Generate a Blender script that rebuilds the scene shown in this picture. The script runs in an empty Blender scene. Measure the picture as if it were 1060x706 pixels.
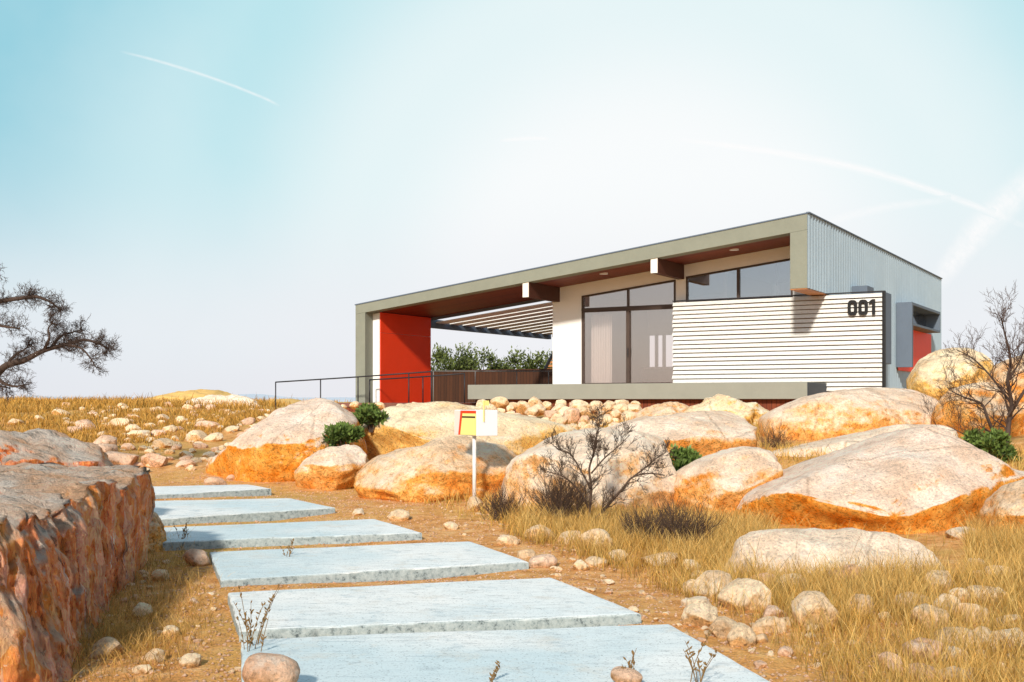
import bpy, math, random
import numpy as np
from mathutils import Vector, Matrix, noise as mn

random.seed(7); rng = np.random.default_rng(7)
scene = bpy.context.scene
COL = scene.collection
F, CX, HY = 1177.0, 530.0, 415.0        # focal length in photo pixels, principal column, horizon row

# ------------------------------------------------------------------ helpers
def at(px, py, Y):
    return Vector(((px - CX) / F * Y, Y, (HY - py) / F * Y))

class MB:
    def __init__(s): s.v = []; s.f = []
    def add(s, vs, fs):
        o = len(s.v); s.v.extend([tuple(v) for v in vs]); s.f.extend([tuple(i + o for i in f) for f in fs])
    def hexa(s, c):                       # 4 bottom + 4 top corners, each counter-clockwise from above
        s.add(c, [(3,2,1,0),(4,5,6,7),(0,1,5,4),(1,2,6,5),(2,3,7,6),(3,0,4,7)])
    def box(s, x0, x1, y0, y1, z0, z1):   # z0, z1 may be functions of x
        f0 = z0 if callable(z0) else (lambda x: z0); f1 = z1 if callable(z1) else (lambda x: z1)
        s.hexa([(x0,y0,f0(x0)),(x1,y0,f0(x1)),(x1,y1,f0(x1)),(x0,y1,f0(x0)),
                (x0,y0,f1(x0)),(x1,y0,f1(x1)),(x1,y1,f1(x1)),(x0,y1,f1(x0))])
    def tube(s, pts, rad, n=6, cap=True):
        pts = [Vector(p) for p in pts]
        if not hasattr(rad, '__len__'): rad = [rad] * len(pts)
        o = len(s.v); L = len(pts)
        d0 = (pts[1] - pts[0]).normalized()
        ref = Vector((0,0,1)) if abs(d0.z) < .9 else Vector((1,0,0))
        for i, p in enumerate(pts):
            d = (pts[min(i+1, L-1)] - pts[max(i-1, 0)])
            if d.length < 1e-9: d = d0
            d.normalize()
            a = d.cross(ref)
            if a.length < 1e-4: a = d.orthogonal()
            a.normalize(); b = d.cross(a)
            for k in range(n):
                t = 2*math.pi*k/n
                s.v.append(tuple(p + (a*math.cos(t) + b*math.sin(t)) * rad[i]))
        for i in range(L-1):
            for k in range(n):
                k2 = (k+1) % n
                s.f.append((o+i*n+k, o+i*n+k2, o+(i+1)*n+k2, o+(i+1)*n+k))
        if cap:
            s.f.append(tuple(o+k for k in range(n))[::-1]); s.f.append(tuple(o+(L-1)*n+k for k in range(n)))
    def build(s, name, m, parent=None, smooth=False, bevel=0, loc=None):
        me = bpy.data.meshes.new(name); me.from_pydata(s.v, [], s.f); me.update()
        return link(name, me, m, parent, smooth, bevel, loc)

def link(name, me, m, parent=None, smooth=False, bevel=0, loc=None):
    o = bpy.data.objects.new(name, me); COL.objects.link(o)
    if m is not None: me.materials.append(m)
    if smooth: me.polygons.foreach_set('use_smooth', [True]*len(me.polygons))
    if parent is not None: o.parent = parent
    if loc is not None: o.location = loc
    if bevel:
        b = o.modifiers.new('bevel', 'BEVEL'); b.width = bevel; b.segments = 2; b.limit_method = 'ANGLE'
    return o

def tag(o, label, cat, group=None, kind=None):
    if label: o['label'] = label
    if cat: o['category'] = cat
    if group: o['group'] = group
    if kind: o['kind'] = kind
    return o
def empty(name, loc, rz, label, cat, group=None):
    o = bpy.data.objects.new(name, None); COL.objects.link(o)
    o.location = loc; o.rotation_euler = (0,0,rz); o.empty_display_size = .2
    return tag(o, label, cat, group)

def np_mesh(name, verts, faces):          # faces: int array (n,3) or (n,4)
    me = bpy.data.meshes.new(name)
    nf, k = faces.shape
    me.vertices.add(len(verts)); me.vertices.foreach_set('co', np.asarray(verts, np.float32).ravel())
    me.loops.add(nf*k); me.loops.foreach_set('vertex_index', faces.astype(np.int32).ravel())
    me.polygons.add(nf)
    me.polygons.foreach_set('loop_start', np.arange(0, nf*k, k, dtype=np.int32))
    me.polygons.foreach_set('loop_total', np.full(nf, k, np.int32))
    me.update(); me.validate()
    return me
def set_col(me, cols):
    a = me.color_attributes.new('Col', 'FLOAT_COLOR', 'POINT')
    c = np.ones((len(cols), 4), np.float32); c[:, :3] = cols
    a.data.foreach_set('color', c.ravel())

# ------------------------------------------------------------------ materials
class NT:
    def __init__(s, name):
        s.m = bpy.data.materials.new(name); s.m.use_nodes = True
        s.t = s.m.node_tree; s.n = s.t.nodes; s.n.clear()
        s.out = s.n.new('ShaderNodeOutputMaterial')
    def new(s, t, **kw):
        x = s.n.new(t)
        for k, v in kw.items(): setattr(x, k, v)
        return x
    def l(s, a, b): s.t.links.new(a, b)
    def coord(s, which='Object', scale=(1,1,1), rot=(0,0,0)):
        tc = s.new('ShaderNodeTexCoord'); mp = s.new('ShaderNodeMapping')
        mp.inputs['Scale'].default_value = scale; mp.inputs['Rotation'].default_value = rot
        s.l(tc.outputs[which], mp.inputs['Vector']); return mp.outputs['Vector']
    def wpos(s, scale=(1,1,1)):
        g = s.new('ShaderNodeNewGeometry'); mp = s.new('ShaderNodeMapping'); mp.inputs['Scale'].default_value = scale
        s.l(g.outputs['Position'], mp.inputs['Vector']); return mp.outputs['Vector']
    def noise(s, vec, scale, detail=6, rough=.6, dist=0):
        x = s.new('ShaderNodeTexNoise'); x.inputs['Scale'].default_value = scale
        x.inputs['Detail'].default_value = detail; x.inputs['Roughness'].default_value = rough
        x.inputs['Distortion'].default_value = dist
        s.l(vec, x.inputs['Vector']); return x.outputs['Fac']
    def vor(s, vec, scale, feature='DISTANCE_TO_EDGE'):
        x = s.new('ShaderNodeTexVoronoi', feature=feature); x.inputs['Scale'].default_value = scale
        s.l(vec, x.inputs['Vector']); return x.outputs['Distance']
    def cells(s, vec, scale, warp=.25, wscale=6):
        n = s.new('ShaderNodeTexNoise'); n.inputs['Scale'].default_value = wscale; n.inputs['Detail'].default_value = 3; s.l(vec, n.inputs['Vector'])
        a = s.new('ShaderNodeVectorMath', operation='MULTIPLY_ADD'); s.l(n.outputs['Color'], a.inputs[0]); a.inputs[1].default_value = (warp,)*3; s.l(vec, a.inputs[2])
        x = s.new('ShaderNodeTexVoronoi', feature='F1'); x.inputs['Scale'].default_value = scale; s.l(a.outputs[0], x.inputs['Vector'])
        sp = s.new('ShaderNodeSeparateColor'); s.l(x.outputs['Color'], sp.inputs[0])
        return sp.outputs[0], x.outputs['Distance']
    def ramp(s, fac, stops, interp='LINEAR'):
        x = s.new('ShaderNodeValToRGB'); r = x.color_ramp; r.interpolation = interp
        while len(r.elements) < len(stops): r.elements.new(.5)
        for e, (p, c) in zip(r.elements, stops):
            e.position = p; e.color = (*c, 1) if hasattr(c, '__len__') else (c, c, c, 1)
        s.l(fac, x.inputs['Fac']); return x.outputs['Color']
    def mix(s, fac, a, b, mode='MIX'):
        x = s.new('ShaderNodeMix', data_type='RGBA', blend_type=mode)
        for inp, v in ((x.inputs[0], fac), (x.inputs[6], a), (x.inputs[7], b)):
            if hasattr(v, 'is_linked'): s.l(v, inp)
            elif hasattr(v, '__len__'): inp.default_value = (*v, 1)
            else: inp.default_value = v
        return x.outputs[2]
    def math(s, op, a, b=0, clamp=False):
        x = s.new('ShaderNodeMath', operation=op, use_clamp=clamp)
        for i, v in enumerate((a, b)):
            if hasattr(v, 'is_linked'): s.l(v, x.inputs[i])
            else: x.inputs[i].default_value = v
        return x.outputs[0]
    def bump(s, h, strength=.5, dist=.02, prev=None):
        x = s.new('ShaderNodeBump'); x.inputs['Strength'].default_value = strength; x.inputs['Distance'].default_value = dist
        s.l(h, x.inputs['Height'])
        if prev is not None: s.l(prev, x.inputs['Normal'])
        return x.outputs['Normal']
    def bsdf(s, col, rough=.85, normal=None, metal=0, spec=.25):
        x = s.new('ShaderNodeBsdfPrincipled')
        if hasattr(col, 'is_linked'): s.l(col, x.inputs['Base Color'])
        else: x.inputs['Base Color'].default_value = (*col, 1)
        if hasattr(rough, 'is_linked'): s.l(rough, x.inputs['Roughness'])
        else: x.inputs['Roughness'].default_value = rough
        x.inputs['Metallic'].default_value = metal; x.inputs['Specular IOR Level'].default_value = spec
        if normal is not None: s.l(normal, x.inputs['Normal'])
        s.l(x.outputs[0], s.out.inputs['Surface']); return x
    def up(s, use_true=False):
        g = s.new('ShaderNodeNewGeometry'); sp = s.new('ShaderNodeSeparateXYZ')
        s.l(g.outputs['Normal'], sp.inputs[0]); return sp.outputs['Z']

def boulder_mat(name, pale, mid, deep, lo=.1, hi=.55, spots=.5):
    s = NT(name); v = s.wpos()
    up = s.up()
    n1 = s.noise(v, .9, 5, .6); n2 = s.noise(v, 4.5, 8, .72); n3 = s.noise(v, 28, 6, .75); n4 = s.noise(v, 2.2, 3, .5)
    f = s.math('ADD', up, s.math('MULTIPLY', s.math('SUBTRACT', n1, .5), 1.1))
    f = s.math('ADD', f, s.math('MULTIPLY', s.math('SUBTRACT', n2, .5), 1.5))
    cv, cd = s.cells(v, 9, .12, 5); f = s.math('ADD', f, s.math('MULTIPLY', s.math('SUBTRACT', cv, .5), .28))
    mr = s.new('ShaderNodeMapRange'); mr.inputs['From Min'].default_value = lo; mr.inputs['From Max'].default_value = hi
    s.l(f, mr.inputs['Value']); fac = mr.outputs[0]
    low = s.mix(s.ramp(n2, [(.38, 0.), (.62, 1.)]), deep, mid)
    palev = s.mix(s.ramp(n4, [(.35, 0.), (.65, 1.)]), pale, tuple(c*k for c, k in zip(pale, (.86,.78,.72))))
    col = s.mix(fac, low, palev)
    sp = s.ramp(n3, [(.28, .42), (.44, .95), (.60, 1.04), (.75, 1.25)])
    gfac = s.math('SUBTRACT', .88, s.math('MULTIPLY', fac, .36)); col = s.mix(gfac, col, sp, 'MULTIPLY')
    gv, gd = s.cells(v, 55, .02, 20); col = s.mix(gfac, col, s.ramp(gv, [(.0, .62), (.25, .93), (.7, 1.04), (1., 1.2)]), 'MULTIPLY')
    n5 = s.noise(v, 11, 9, .78); col = s.mix(gfac, col, s.ramp(n5, [(.30, .36), (.43, .90), (.55, 1.06), (.75, 1.2)]), 'MULTIPLY')
    wh = s.ramp(s.noise(v, 1.3, 7, .7, .8), [(.56, 0.), (.64, .55)]); col = s.mix(s.math('MULTIPLY', wh, fac), col, (.82,.78,.73))
    lich = s.ramp(s.noise(v, 7, 8, .8), [(.60, 0.), (.68, 1.)])
    col = s.mix(s.math('MULTIPLY', lich, spots*.4), col, (.30,.20,.12))
    cr = s.vor(s.mix(.12, v, s.new('ShaderNodeTexNoise').outputs['Color']), .55)
    crk = s.ramp(cr, [(0, 0.), (.012, 1.)])
    col = s.mix(.34, col, s.mix(crk, (.45,.36,.3), (1,1,1)), 'MULTIPLY')
    col = s.mix(1., col, (1.24,1.20,1.15), 'MULTIPLY')
    g_ = s.new('ShaderNodeGamma'); s.l(col, g_.inputs[0]); g_.inputs[1].default_value = 1.3; col = g_.outputs[0]
    h = s.math('ADD', s.math('MULTIPLY', n2, 1.0), s.math('MULTIPLY', n3, .45))
    h = s.math('ADD', h, s.math('MULTIPLY', crk, .12)); h = s.math('ADD', h, s.math('MULTIPLY', n5, .6)); h = s.math('ADD', h, s.math('MULTIPLY', cv, .10))
    s.bsdf(col, .92, s.bump(h, 1., .085), spec=.1); return s.m

def cliff_mat():
    s = NT('red cliff stone'); v = s.wpos(); vs = s.wpos((1,1,.22))
    up = s.up()
    n1 = s.noise(vs, 4.5, 12, .80, .9); n2 = s.noise(s.wpos((1,1,.4)), 26, 9, .8, .3); n3 = s.noise(v, 1.6, 6, .6); n4 = s.noise(v, 45, 5, .75)
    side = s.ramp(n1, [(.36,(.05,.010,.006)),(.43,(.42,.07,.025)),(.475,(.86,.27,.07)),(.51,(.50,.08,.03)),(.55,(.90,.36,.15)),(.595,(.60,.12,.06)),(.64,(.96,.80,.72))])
    side = s.mix(s.ramp(n3, [(.50,0.),(.62,.6)]), side, (.55,.3,.05))
    side = s.mix(.85, side, s.ramp(n2, [(.34,.16),(.46,.95),(.7,1.4)]), 'MULTIPLY')
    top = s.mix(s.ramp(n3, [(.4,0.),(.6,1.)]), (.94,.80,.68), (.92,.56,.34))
    top = s.mix(.8, top, s.ramp(s.noise(s.wpos((.35,1.8,1)), 7, 9, .8), [(.39,.35),(.46,.98),(.6,1.25)]), 'MULTIPLY')
    c1, d1 = s.cells(s.wpos((1,1,.18)), 9, .5, 5); c2, d2 = s.cells(s.wpos((1,1,.35)), 42, .15, 14)
    pal = s.ramp(c1, [(0,(.50,.11,.03)),(.3,(.92,.42,.14)),(.5,(.80,.22,.08)),(.75,(.96,.66,.42)),(1.,(.98,.87,.78))])
    side = s.mix(.30, side, pal)
    side = s.mix(.9, side, s.ramp(c2, [(0,.5),(.3,.95),(.8,1.1),(1.,1.5)]), 'MULTIPLY')
    blot = s.ramp(s.noise(s.wpos((1,1,.6)), 2.3, 8, .7, .5), [(.36,.42),(.45,.98),(.6,1.15)]); side = s.mix(.9, side, blot, 'MULTIPLY')
    chips = s.ramp(s.noise(v, 17, 9, .82), [(.60,0.),(.66,.7)]); side = s.mix(chips, side, (.93,.74,.62))
    gm = s.new('ShaderNodeVectorMath', operation='SCALE'); s.l(side, gm.inputs[0]); gm.inputs['Scale'].default_value = 1.9; side = gm.outputs[0]  # side colour brightened to make up for light the shaded face lacks
    top = s.mix(.6, top, s.ramp(c2, [(0,.7),(.4,1.),(1.,1.15)]), 'MULTIPLY')
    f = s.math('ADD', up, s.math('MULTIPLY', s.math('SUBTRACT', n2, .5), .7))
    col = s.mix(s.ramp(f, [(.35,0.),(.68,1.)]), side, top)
    h = s.math('ADD', n2, s.math('MULTIPLY', n4, .35)); h = s.math('ADD', h, n1); h = s.math('ADD', h, s.math('MULTIPLY', c1, .5)); h = s.math('ADD', h, s.math('MULTIPLY', c2, .4))
    s.bsdf(col, .92, s.bump(h, 1., .12), spec=.12); return s.m

def soil_mat():
    s = NT('orange soil'); v = s.wpos()
    n1 = s.noise(v, .45, 5, .6); n2 = s.noise(v, 5, 8, .7); n3 = s.noise(v, 45, 5, .7); n4 = s.noise(v, .12, 3, .5)
    col = s.ramp(n2, [(.3,(.42,.165,.045)),(.5,(.76,.36,.12)),(.7,(.86,.56,.28))])
    col = s.mix(s.ramp(n1, [(.45,0.),(.62,.75)]), col, (.62,.37,.10))
    g = s.new('ShaderNodeNewGeometry'); sp = s.new('ShaderNodeSeparateXYZ'); s.l(g.outputs['Position'], sp.inputs[0])
    far = s.new('ShaderNodeMapRange'); far.inputs['From Min'].default_value = 24; far.inputs['From Max'].default_value = 48
    s.l(sp.outputs['Y'], far.inputs['Value'])
    col = s.mix(s.math('MULTIPLY', far.outputs[0], .8), col, (.64,.40,.12))
    col = s.mix(.75, col, s.ramp(n3, [(.3,.45),(.5,1.),(.72,1.35)]), 'MULTIPLY')
    st = s.ramp(s.vor(v, 26, 'F1'), [(.12,1.),(.3,0.)])
    col = s.mix(s.math('MULTIPLY', st, s.ramp(s.noise(v, 9, 2), [(.5,0.),(.6,.6)])), col, (.62,.45,.30))
    h = s.math('ADD', n2, s.math('MULTIPLY', n3, .5)); h = s.math('ADD', h, s.math('MULTIPLY', st, .4))
    s.bsdf(col, .95, s.bump(h, .8, .05), spec=.08); return s.m

def slab_mat():
    s = NT('weathered white concrete'); v = s.wpos(); up = s.up()
    st = s.coord('Object', (.7, 2.6, 1)); n1 = s.noise(st, 6, 11, .78); n2 = s.noise(v, 1.2, 4, .55); n3 = s.noise(v, 60, 4, .7)
    col = s.ramp(n2, [(.3,(.72,.745,.73)),(.7,(.80,.785,.75))])
    col = s.mix(.9, col, s.ramp(n1, [(.31,.22),(.40,.78),(.47,1.),(.7,1.10)]), 'MULTIPLY')
    col = s.mix(s.ramp(s.noise(v, .55, 3, .5), [(.42,0.),(.62,.6)]), col, (.46,.60,.64))
    col = s.mix(s.ramp(s.noise(v, 2.6, 7, .7), [(.54,0.),(.70,.5)]), col, (.60,.52,.42))
    col = s.mix(s.ramp(s.noise(v, 4.5, 9, .78), [(.54,0.),(.64,.65)]), col, (.44,.51,.53))
    pv, pd = s.cells(v, 120, .01, 30); col = s.mix(.7, col, s.ramp(pv, [(0,.35),(.06,.75),(.12,1.),(1,1.06)]), 'MULTIPLY')
    ln = s.ramp(s.noise(s.coord('Object', (.3, 9, 6)), 2.4, 8, .72), [(.31,.0),(.39,1.),(1,1.)])
    col = s.mix(.85, col, s.mix(ln, (.35,.43,.5), (1,1,1)), 'MULTIPLY')
    side = s.ramp(s.noise(s.wpos((1,1,1)), 22, 8, .8), [(.36,(.07,.09,.10)),(.46,(.30,.36,.37)),(.7,(.50,.56,.56))])  # sides painted darker to stand in for shade, with dark stains
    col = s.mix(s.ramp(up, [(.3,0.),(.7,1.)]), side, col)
    col = s.mix(s.ramp(n3, [(.62,0.),(.75,.35)]), col, (.4,.4,.38))
    s.bsdf(col, .85, s.bump(s.math('ADD', n1, s.math('MULTIPLY', n3, .4)), .35, .02), spec=.2); return s.m

def wood_mat(name, c0, c1, axis, pitch, scale=(1,1,1), rough=.7, gap=.04):
    """boards: 'axis' is the object axis the board joints are counted along"""
    s = NT(name); tc = s.new('ShaderNodeTexCoord'); sp = s.new('ShaderNodeSeparateXYZ'); s.l(tc.outputs['Object'], sp.inputs[0])
    q = s.math('DIVIDE', sp.outputs['XYZ'.index(axis)], pitch)
    fr = s.math('FRACT', q); fl = s.math('FLOOR', q)
    wn = s.new('ShaderNodeTexWhiteNoise', noise_dimensions='1D'); s.l(fl, wn.inputs['W'])
    grain = s.noise(s.coord('Object', scale), 3, 8, .7, .4)
    t = s.math('ADD', s.math('MULTIPLY', wn.outputs['Value'], .5), s.math('MULTIPLY', s.ramp(grain, [(.3,0.),(.7,1.)]), .5))
    col = s.ramp(t, [(0, c0), (1, c1)])
    g = s.math('GREATER_THAN', fr, gap)
    col = s.mix(g, tuple(c*.15 for c in c0), col)
    s.bsdf(col, rough, s.bump(s.math('ADD', s.math('MULTIPLY', g, .6), s.math('MULTIPLY', grain, .3)), .5, .015), spec=.3); return s.m

def plain(name, col, rough=.6, var=.12, scale=3, bump=.15, metal=0, spec=.3, fine=60):
    s = NT(name); v = s.wpos()
    n = s.noise(v, scale, 7, .65); n2 = s.noise(v, fine, 4, .7)
    k = s.ramp(n, [(.25, 1-var), (.75, 1+var*.4)]); k2 = s.ramp(n2, [(.25, 1-var*.7), (.75, 1+var*.3)])
    c = s.mix(1., s.mix(1., col, k, 'MULTIPLY'), k2, 'MULTIPLY')
    s.bsdf(c, rough, s.bump(n2, bump, .01) if bump else None, metal, spec); return s.m

def slat_mat():
    s = NT('worn white slat paint'); n = s.noise(s.coord('Object', (2.2, 8, 16)), 5, 9, .78); n2 = s.noise(s.coord('Object', (.3,1,7.8)), 1.7, 3)
    col = s.ramp(n2, [(.3,(.62,.61,.58)),(.7,(.73,.72,.69))])
    col = s.mix(s.ramp(n, [(.54,0.),(.63,.75)]), col, (.34,.25,.18))
    s.bsdf(col, .7, s.bump(n, .3, .01)); return s.m

def glass_mat(name, tint, refl=.16, warm=(.95,.96,1,1)):
    s = NT(name)
    tr = s.new('ShaderNodeBsdfTransparent'); tr.inputs[0].default_value = (*tint, 1)
    gl = s.new('ShaderNodeBsdfGlossy'); gl.inputs['Roughness'].default_value = .015; gl.inputs[0].default_value = warm
    fr = s.new('ShaderNodeFresnel'); fr.inputs[0].default_value = 1.5
    k = s.math('ADD', s.math('MULTIPLY', fr.outputs[0], 1.2), refl, True)
    mx = s.new('ShaderNodeMixShader'); s.l(k, mx.inputs[0]); s.l(tr.outputs[0], mx.inputs[1]); s.l(gl.outputs[0], mx.inputs[2])
    s.l(mx.outputs[0], s.out.inputs['Surface']); return s.m

def leaf_mat(name, trans=.35, gloss=.5):
    s = NT(name); a = s.new('ShaderNodeAttribute', attribute_name='Col')
    d = s.new('ShaderNodeBsdfPrincipled'); d.inputs['Roughness'].default_value = gloss; d.inputs['Specular IOR Level'].default_value = .2
    t = s.new('ShaderNodeBsdfTranslucent'); s.l(a.outputs['Color'], d.inputs['Base Color']); s.l(a.outputs['Color'], t.inputs[0])
    mx = s.new('ShaderNodeMixShader'); mx.inputs[0].default_value = trans
    s.l(d.outputs[0], mx.inputs[1]); s.l(t.outputs[0], mx.inputs[2]); s.l(mx.outputs[0], s.out.inputs['Surface']); return s.m

def contrail_mat(dens):
    s = NT('contrail vapour'); tc = s.new('ShaderNodeTexCoord'); sp = s.new('ShaderNodeSeparateXYZ'); s.l(tc.outputs['UV'], sp.inputs[0])
    e = s.math('MULTIPLY', s.math('MULTIPLY', sp.outputs['Y'], s.math('SUBTRACT', 1.0, sp.outputs['Y'])), 4.)
    ends = s.math('MULTIPLY', s.math('MULTIPLY', sp.outputs['X'], s.math('SUBTRACT', 1.0, sp.outputs['X'])), 7., True)
    mp = s.new('ShaderNodeMapping'); mp.inputs['Scale'].default_value = (9, 1.6, 1); s.l(tc.outputs['UV'], mp.inputs[0])
    n = s.ramp(s.noise(mp.outputs[0], 2.2, 7, .65), [(.25,.25),(.7,1.)])
    k = s.math('MULTIPLY', s.math('MULTIPLY', s.math('MULTIPLY', e, e), ends), s.math('MULTIPLY', n, dens*.75), True)
    em = s.new('ShaderNodeEmission'); em.inputs[0].default_value = (1,.985,.98,1); em.inputs[1].default_value = 1.01  # vapour glows by itself in place of sunlight falling on it
    tr = s.new('ShaderNodeBsdfTransparent'); mx = s.new('ShaderNodeMixShader')
    s.l(k, mx.inputs[0]); s.l(tr.outputs[0], mx.inputs[1]); s.l(em.outputs[0], mx.inputs[2]); s.l(mx.outputs[0], s.out.inputs['Surface']); return s.m

M = {}
M['soil'] = soil_mat()
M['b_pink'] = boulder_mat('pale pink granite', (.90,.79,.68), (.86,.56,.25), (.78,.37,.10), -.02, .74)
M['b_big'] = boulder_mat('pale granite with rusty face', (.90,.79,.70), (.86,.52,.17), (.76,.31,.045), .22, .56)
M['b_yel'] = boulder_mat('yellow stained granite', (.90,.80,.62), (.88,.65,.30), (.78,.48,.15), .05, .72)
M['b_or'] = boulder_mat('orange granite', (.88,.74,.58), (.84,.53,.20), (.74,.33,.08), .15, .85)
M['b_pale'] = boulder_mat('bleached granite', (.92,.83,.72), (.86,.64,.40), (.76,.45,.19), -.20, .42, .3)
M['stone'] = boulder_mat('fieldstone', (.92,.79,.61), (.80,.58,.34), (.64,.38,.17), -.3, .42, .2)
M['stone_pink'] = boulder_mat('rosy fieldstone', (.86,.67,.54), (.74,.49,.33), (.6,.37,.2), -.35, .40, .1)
M['knoll'] = plain('golden grassed knoll', (.72,.45,.15), .95, .2, 1.5, .3)
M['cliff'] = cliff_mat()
M['slab'] = slab_mat()
M['fascia'] = plain('grey green render', (.245,.255,.205), .9, .12, 2, .3, fine=40)
M['terrace'] = plain('smooth grey concrete', (.285,.285,.24), .85, .10, 1.5, .2)
M['white'] = plain('white plaster', (.84,.82,.79), .85, .05, 1.5, .1)
M['soffit'] = wood_mat('red brown soffit boards', (.085,.013,.006), (.27,.048,.018), 'Y', .14, (.6,8,8), .5)
M['soffit_light'] = wood_mat('warm cedar boards', (.38,.15,.05), (.55,.24,.09), 'Y', .14, (.6,8,8), .5)
M['beam'] = wood_mat('dark beam wood', (.055,.016,.010), (.09,.03,.018), 'Z', .6, (8,.6,8), .55, .0)
M['skirt'] = wood_mat('dark red skirting boards', (.10,.02,.008), (.24,.055,.018), 'X', .13, (8,8,.6), .7, .08)
M['fencewood'] = wood_mat('brown fence boards', (.03,.011,.005), (.075,.026,.010), 'X', .16, (8,8,.6), .7, .08)
M['deck'] = wood_mat('deck boards', (.16,.06,.04), (.26,.11,.08), 'Y', .15, (.6,8,8), .6, .05)
M['red'] = plain('red lacquer panel', (.90,.055,.010), .55, .08, 1.2, .05)
M['steel_blue'] = plain('blue grey steel', (.12,.155,.205), .6, .10, 1.5, .05)
M['dark_slate'] = plain('dark slate tone', (.045,.055,.07), .6, .10, 1.5, .05)
M['corr'] = plain('galvanised corrugated sheet', (.36,.46,.535), .55, .10, .8, .05, .0)
M['frame'] = plain('bronze window frame', (.075,.05,.04), .45, .1, 4, .05)
M['black'] = plain('black paint', (.010,.010,.011), .5, .2, 8, .05)
M['darksteel'] = plain('dark rail steel', (.028,.026,.03), .5, .2, 8, .05)
M['greysteel'] = plain('grey post steel', (.2,.2,.2), .5, .2, 8, .05)
M['louvre'] = plain('pale grey louvre', (.86,.85,.82), .7, .08, 2, .05)
M['slat'] = slat_mat()
M['slatback'] = plain('dark slat backing', (.30,.22,.16), .9, .25, 5)
M['glass'] = glass_mat('window glass', (.93,.90,.90), .24, (1,.90,.86,1))
M['glass2'] = glass_mat('clerestory glass', (.84,.87,.90), .24)
M['room'] = plain('warm grey room wall', (.86,.81,.80), .9, .05, 1)
M['roomfloor'] = plain('room floor', (.30,.22,.19), .5, .1, 2)
M['curtain'] = plain('white curtain cloth', (.80,.78,.74), .95, .05, 3)
M['lamp'] = plain('lamp shade white', (.8,.8,.8), .5, .03)
M['grass'] = leaf_mat('dry grass', .35, .7)
M['leaf'] = leaf_mat('glossy shrub leaves', .25, .45)
M['twig'] = plain('dark dry twigs', (.10,.062,.042), .9, .3, 9, .2)
M['twig2'] = plain('reddish dry twigs', (.10,.055,.038), .9, .3, 9, .2)
M['bark'] = plain('grey brown bark', (.085,.055,.042), .9, .3, 6, .5)
M['stalk'] = plain('dry stalks', (.24,.14,.05), .9, .25, 9, .1)
M['yellow'] = plain('yellow mailbox paint', (.90,.72,.24), .5, .05, 3, .03)
M['mailwhite'] = plain('white mailbox paint', (.80,.82,.84), .5, .05, 3, .03)
M['mailpink'] = plain('pale pink mailbox paint', (.78,.62,.56), .5, .05, 3, .03)
M['postpaint'] = plain('chipped white post paint', (.78,.77,.74), .6, .25, 14, .1)
def hill_mat():
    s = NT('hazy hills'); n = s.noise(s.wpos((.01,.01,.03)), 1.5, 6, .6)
    s.bsdf(s.ramp(n, [(.3,(.50,.56,.63)),(.7,(.58,.62,.68))]), 1, None, spec=0); return s.m  # haze of distance painted in as a pale blue colour
M['hill'] = hill_mat()
M['cap'] = plain('white beam cap', (.82,.76,.68), .7, .05)

# ------------------------------------------------------------------ terrain
CP = np.array([
 (-1,2,-1.60),(-.3,6,-1.60),(.2,8,-1.60),(-.6,10,-1.60),(-1.4,12,-1.575),(-2.3,14,-1.55),(-3.2,16,-1.52),(-4.0,18,-1.48),(-4.6,19.5,-1.42),(-2,16,-1.5),(-2.6,18,-1.46),
 (-4,4,-1.62),(3,4,-1.60),(3,6.5,-1.57),(6,7,-1.46),(2.2,9,-1.58),(5,10,-1.42),(8,10,-1.15),(1.5,11,-1.55),(4,13,-1.72),(3,12,-1.64),(5,12,-1.62),(5,13.8,-1.72),(3.2,14,-1.62),(6.5,13.5,-1.45),(8,14,-.95),(11,18,-.5),(13,12,-.8),(15,8,-.9),(10,5,-1.2),
 (-4,7,-1.6),(-3,9.5,-1.6),(-6,12,-1.45),(-9,9,-1.4),(-8,16,-1.25),(-6.5,19,-1.28),(-10,24,-.95),(-7,24,-1.0),(-9,30,-.62),(-15,34,-.35),(-15,22,-.9),(-12,44,-.14),(-20,44,-.10),(-22,30,-.4),(-32,45,-.05),(-22,18,-.9),(-25,10,-1.2),(-45,40,0),
 (-8,50,-.2),(-20,56,-.5),(-35,62,-.6),(-10,62,-.8),
 (7.8,29,-.34),(4,30.5,-.34),(0,33,-.34),(-4,36,-.34),(-7,38,-.25),(-9,40,-.2),
 (0,26,-.55),(4,25,-.5),(8,25,-.4),(0,20.5,-1.05),(4,20,-.95),(7,20,-.7),(-3,22,-1.0),(-5,28,-.7),(-6,33,-.45),(0,16.5,-1.38),(1,14,-1.48),(-1.5,17.5,-1.38),(4,16.5,-1.25),
 (0,45,-.25),(10,45,-.25),(5,60,-.5),(20,30,-.2),(16,25,-.3),(30,40,-.3),(25,15,-.4),(20,60,-.5)], float)
def gz(x, y):
    x = np.atleast_1d(np.asarray(x, float)); y = np.atleast_1d(np.asarray(y, float))
    sg = 1.1 + .055*np.clip(y, 0, 80)
    num = np.full(x.shape, -1.2e-9); den = np.full(x.shape, 1e-9)
    for cx, cy, cz in CP:
        w = np.exp(-np.clip(((x-cx)**2 + (y-cy)**2) / (2*sg*sg), 0, 600)) + 1e-7/(1 + (x-cx)**2 + (y-cy)**2)
        num += w*cz; den += w
    z = num/den
    far = np.clip((np.hypot(x, y-20) - 60)/120, 0, 1)
    return z*(1-far) + -2.2*far
def gz1(x, y):
    return float(gz(x, y)[0]) + bumpz(x, y)
def bumpz(x, y):
    r = math.hypot(x, y-15)
    if r > 90: return 0
    return .05*(mn.noise((x*.55, y*.55, 3.1))) + .018*mn.noise((x*2.1, y*2.1, 7.7))
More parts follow.
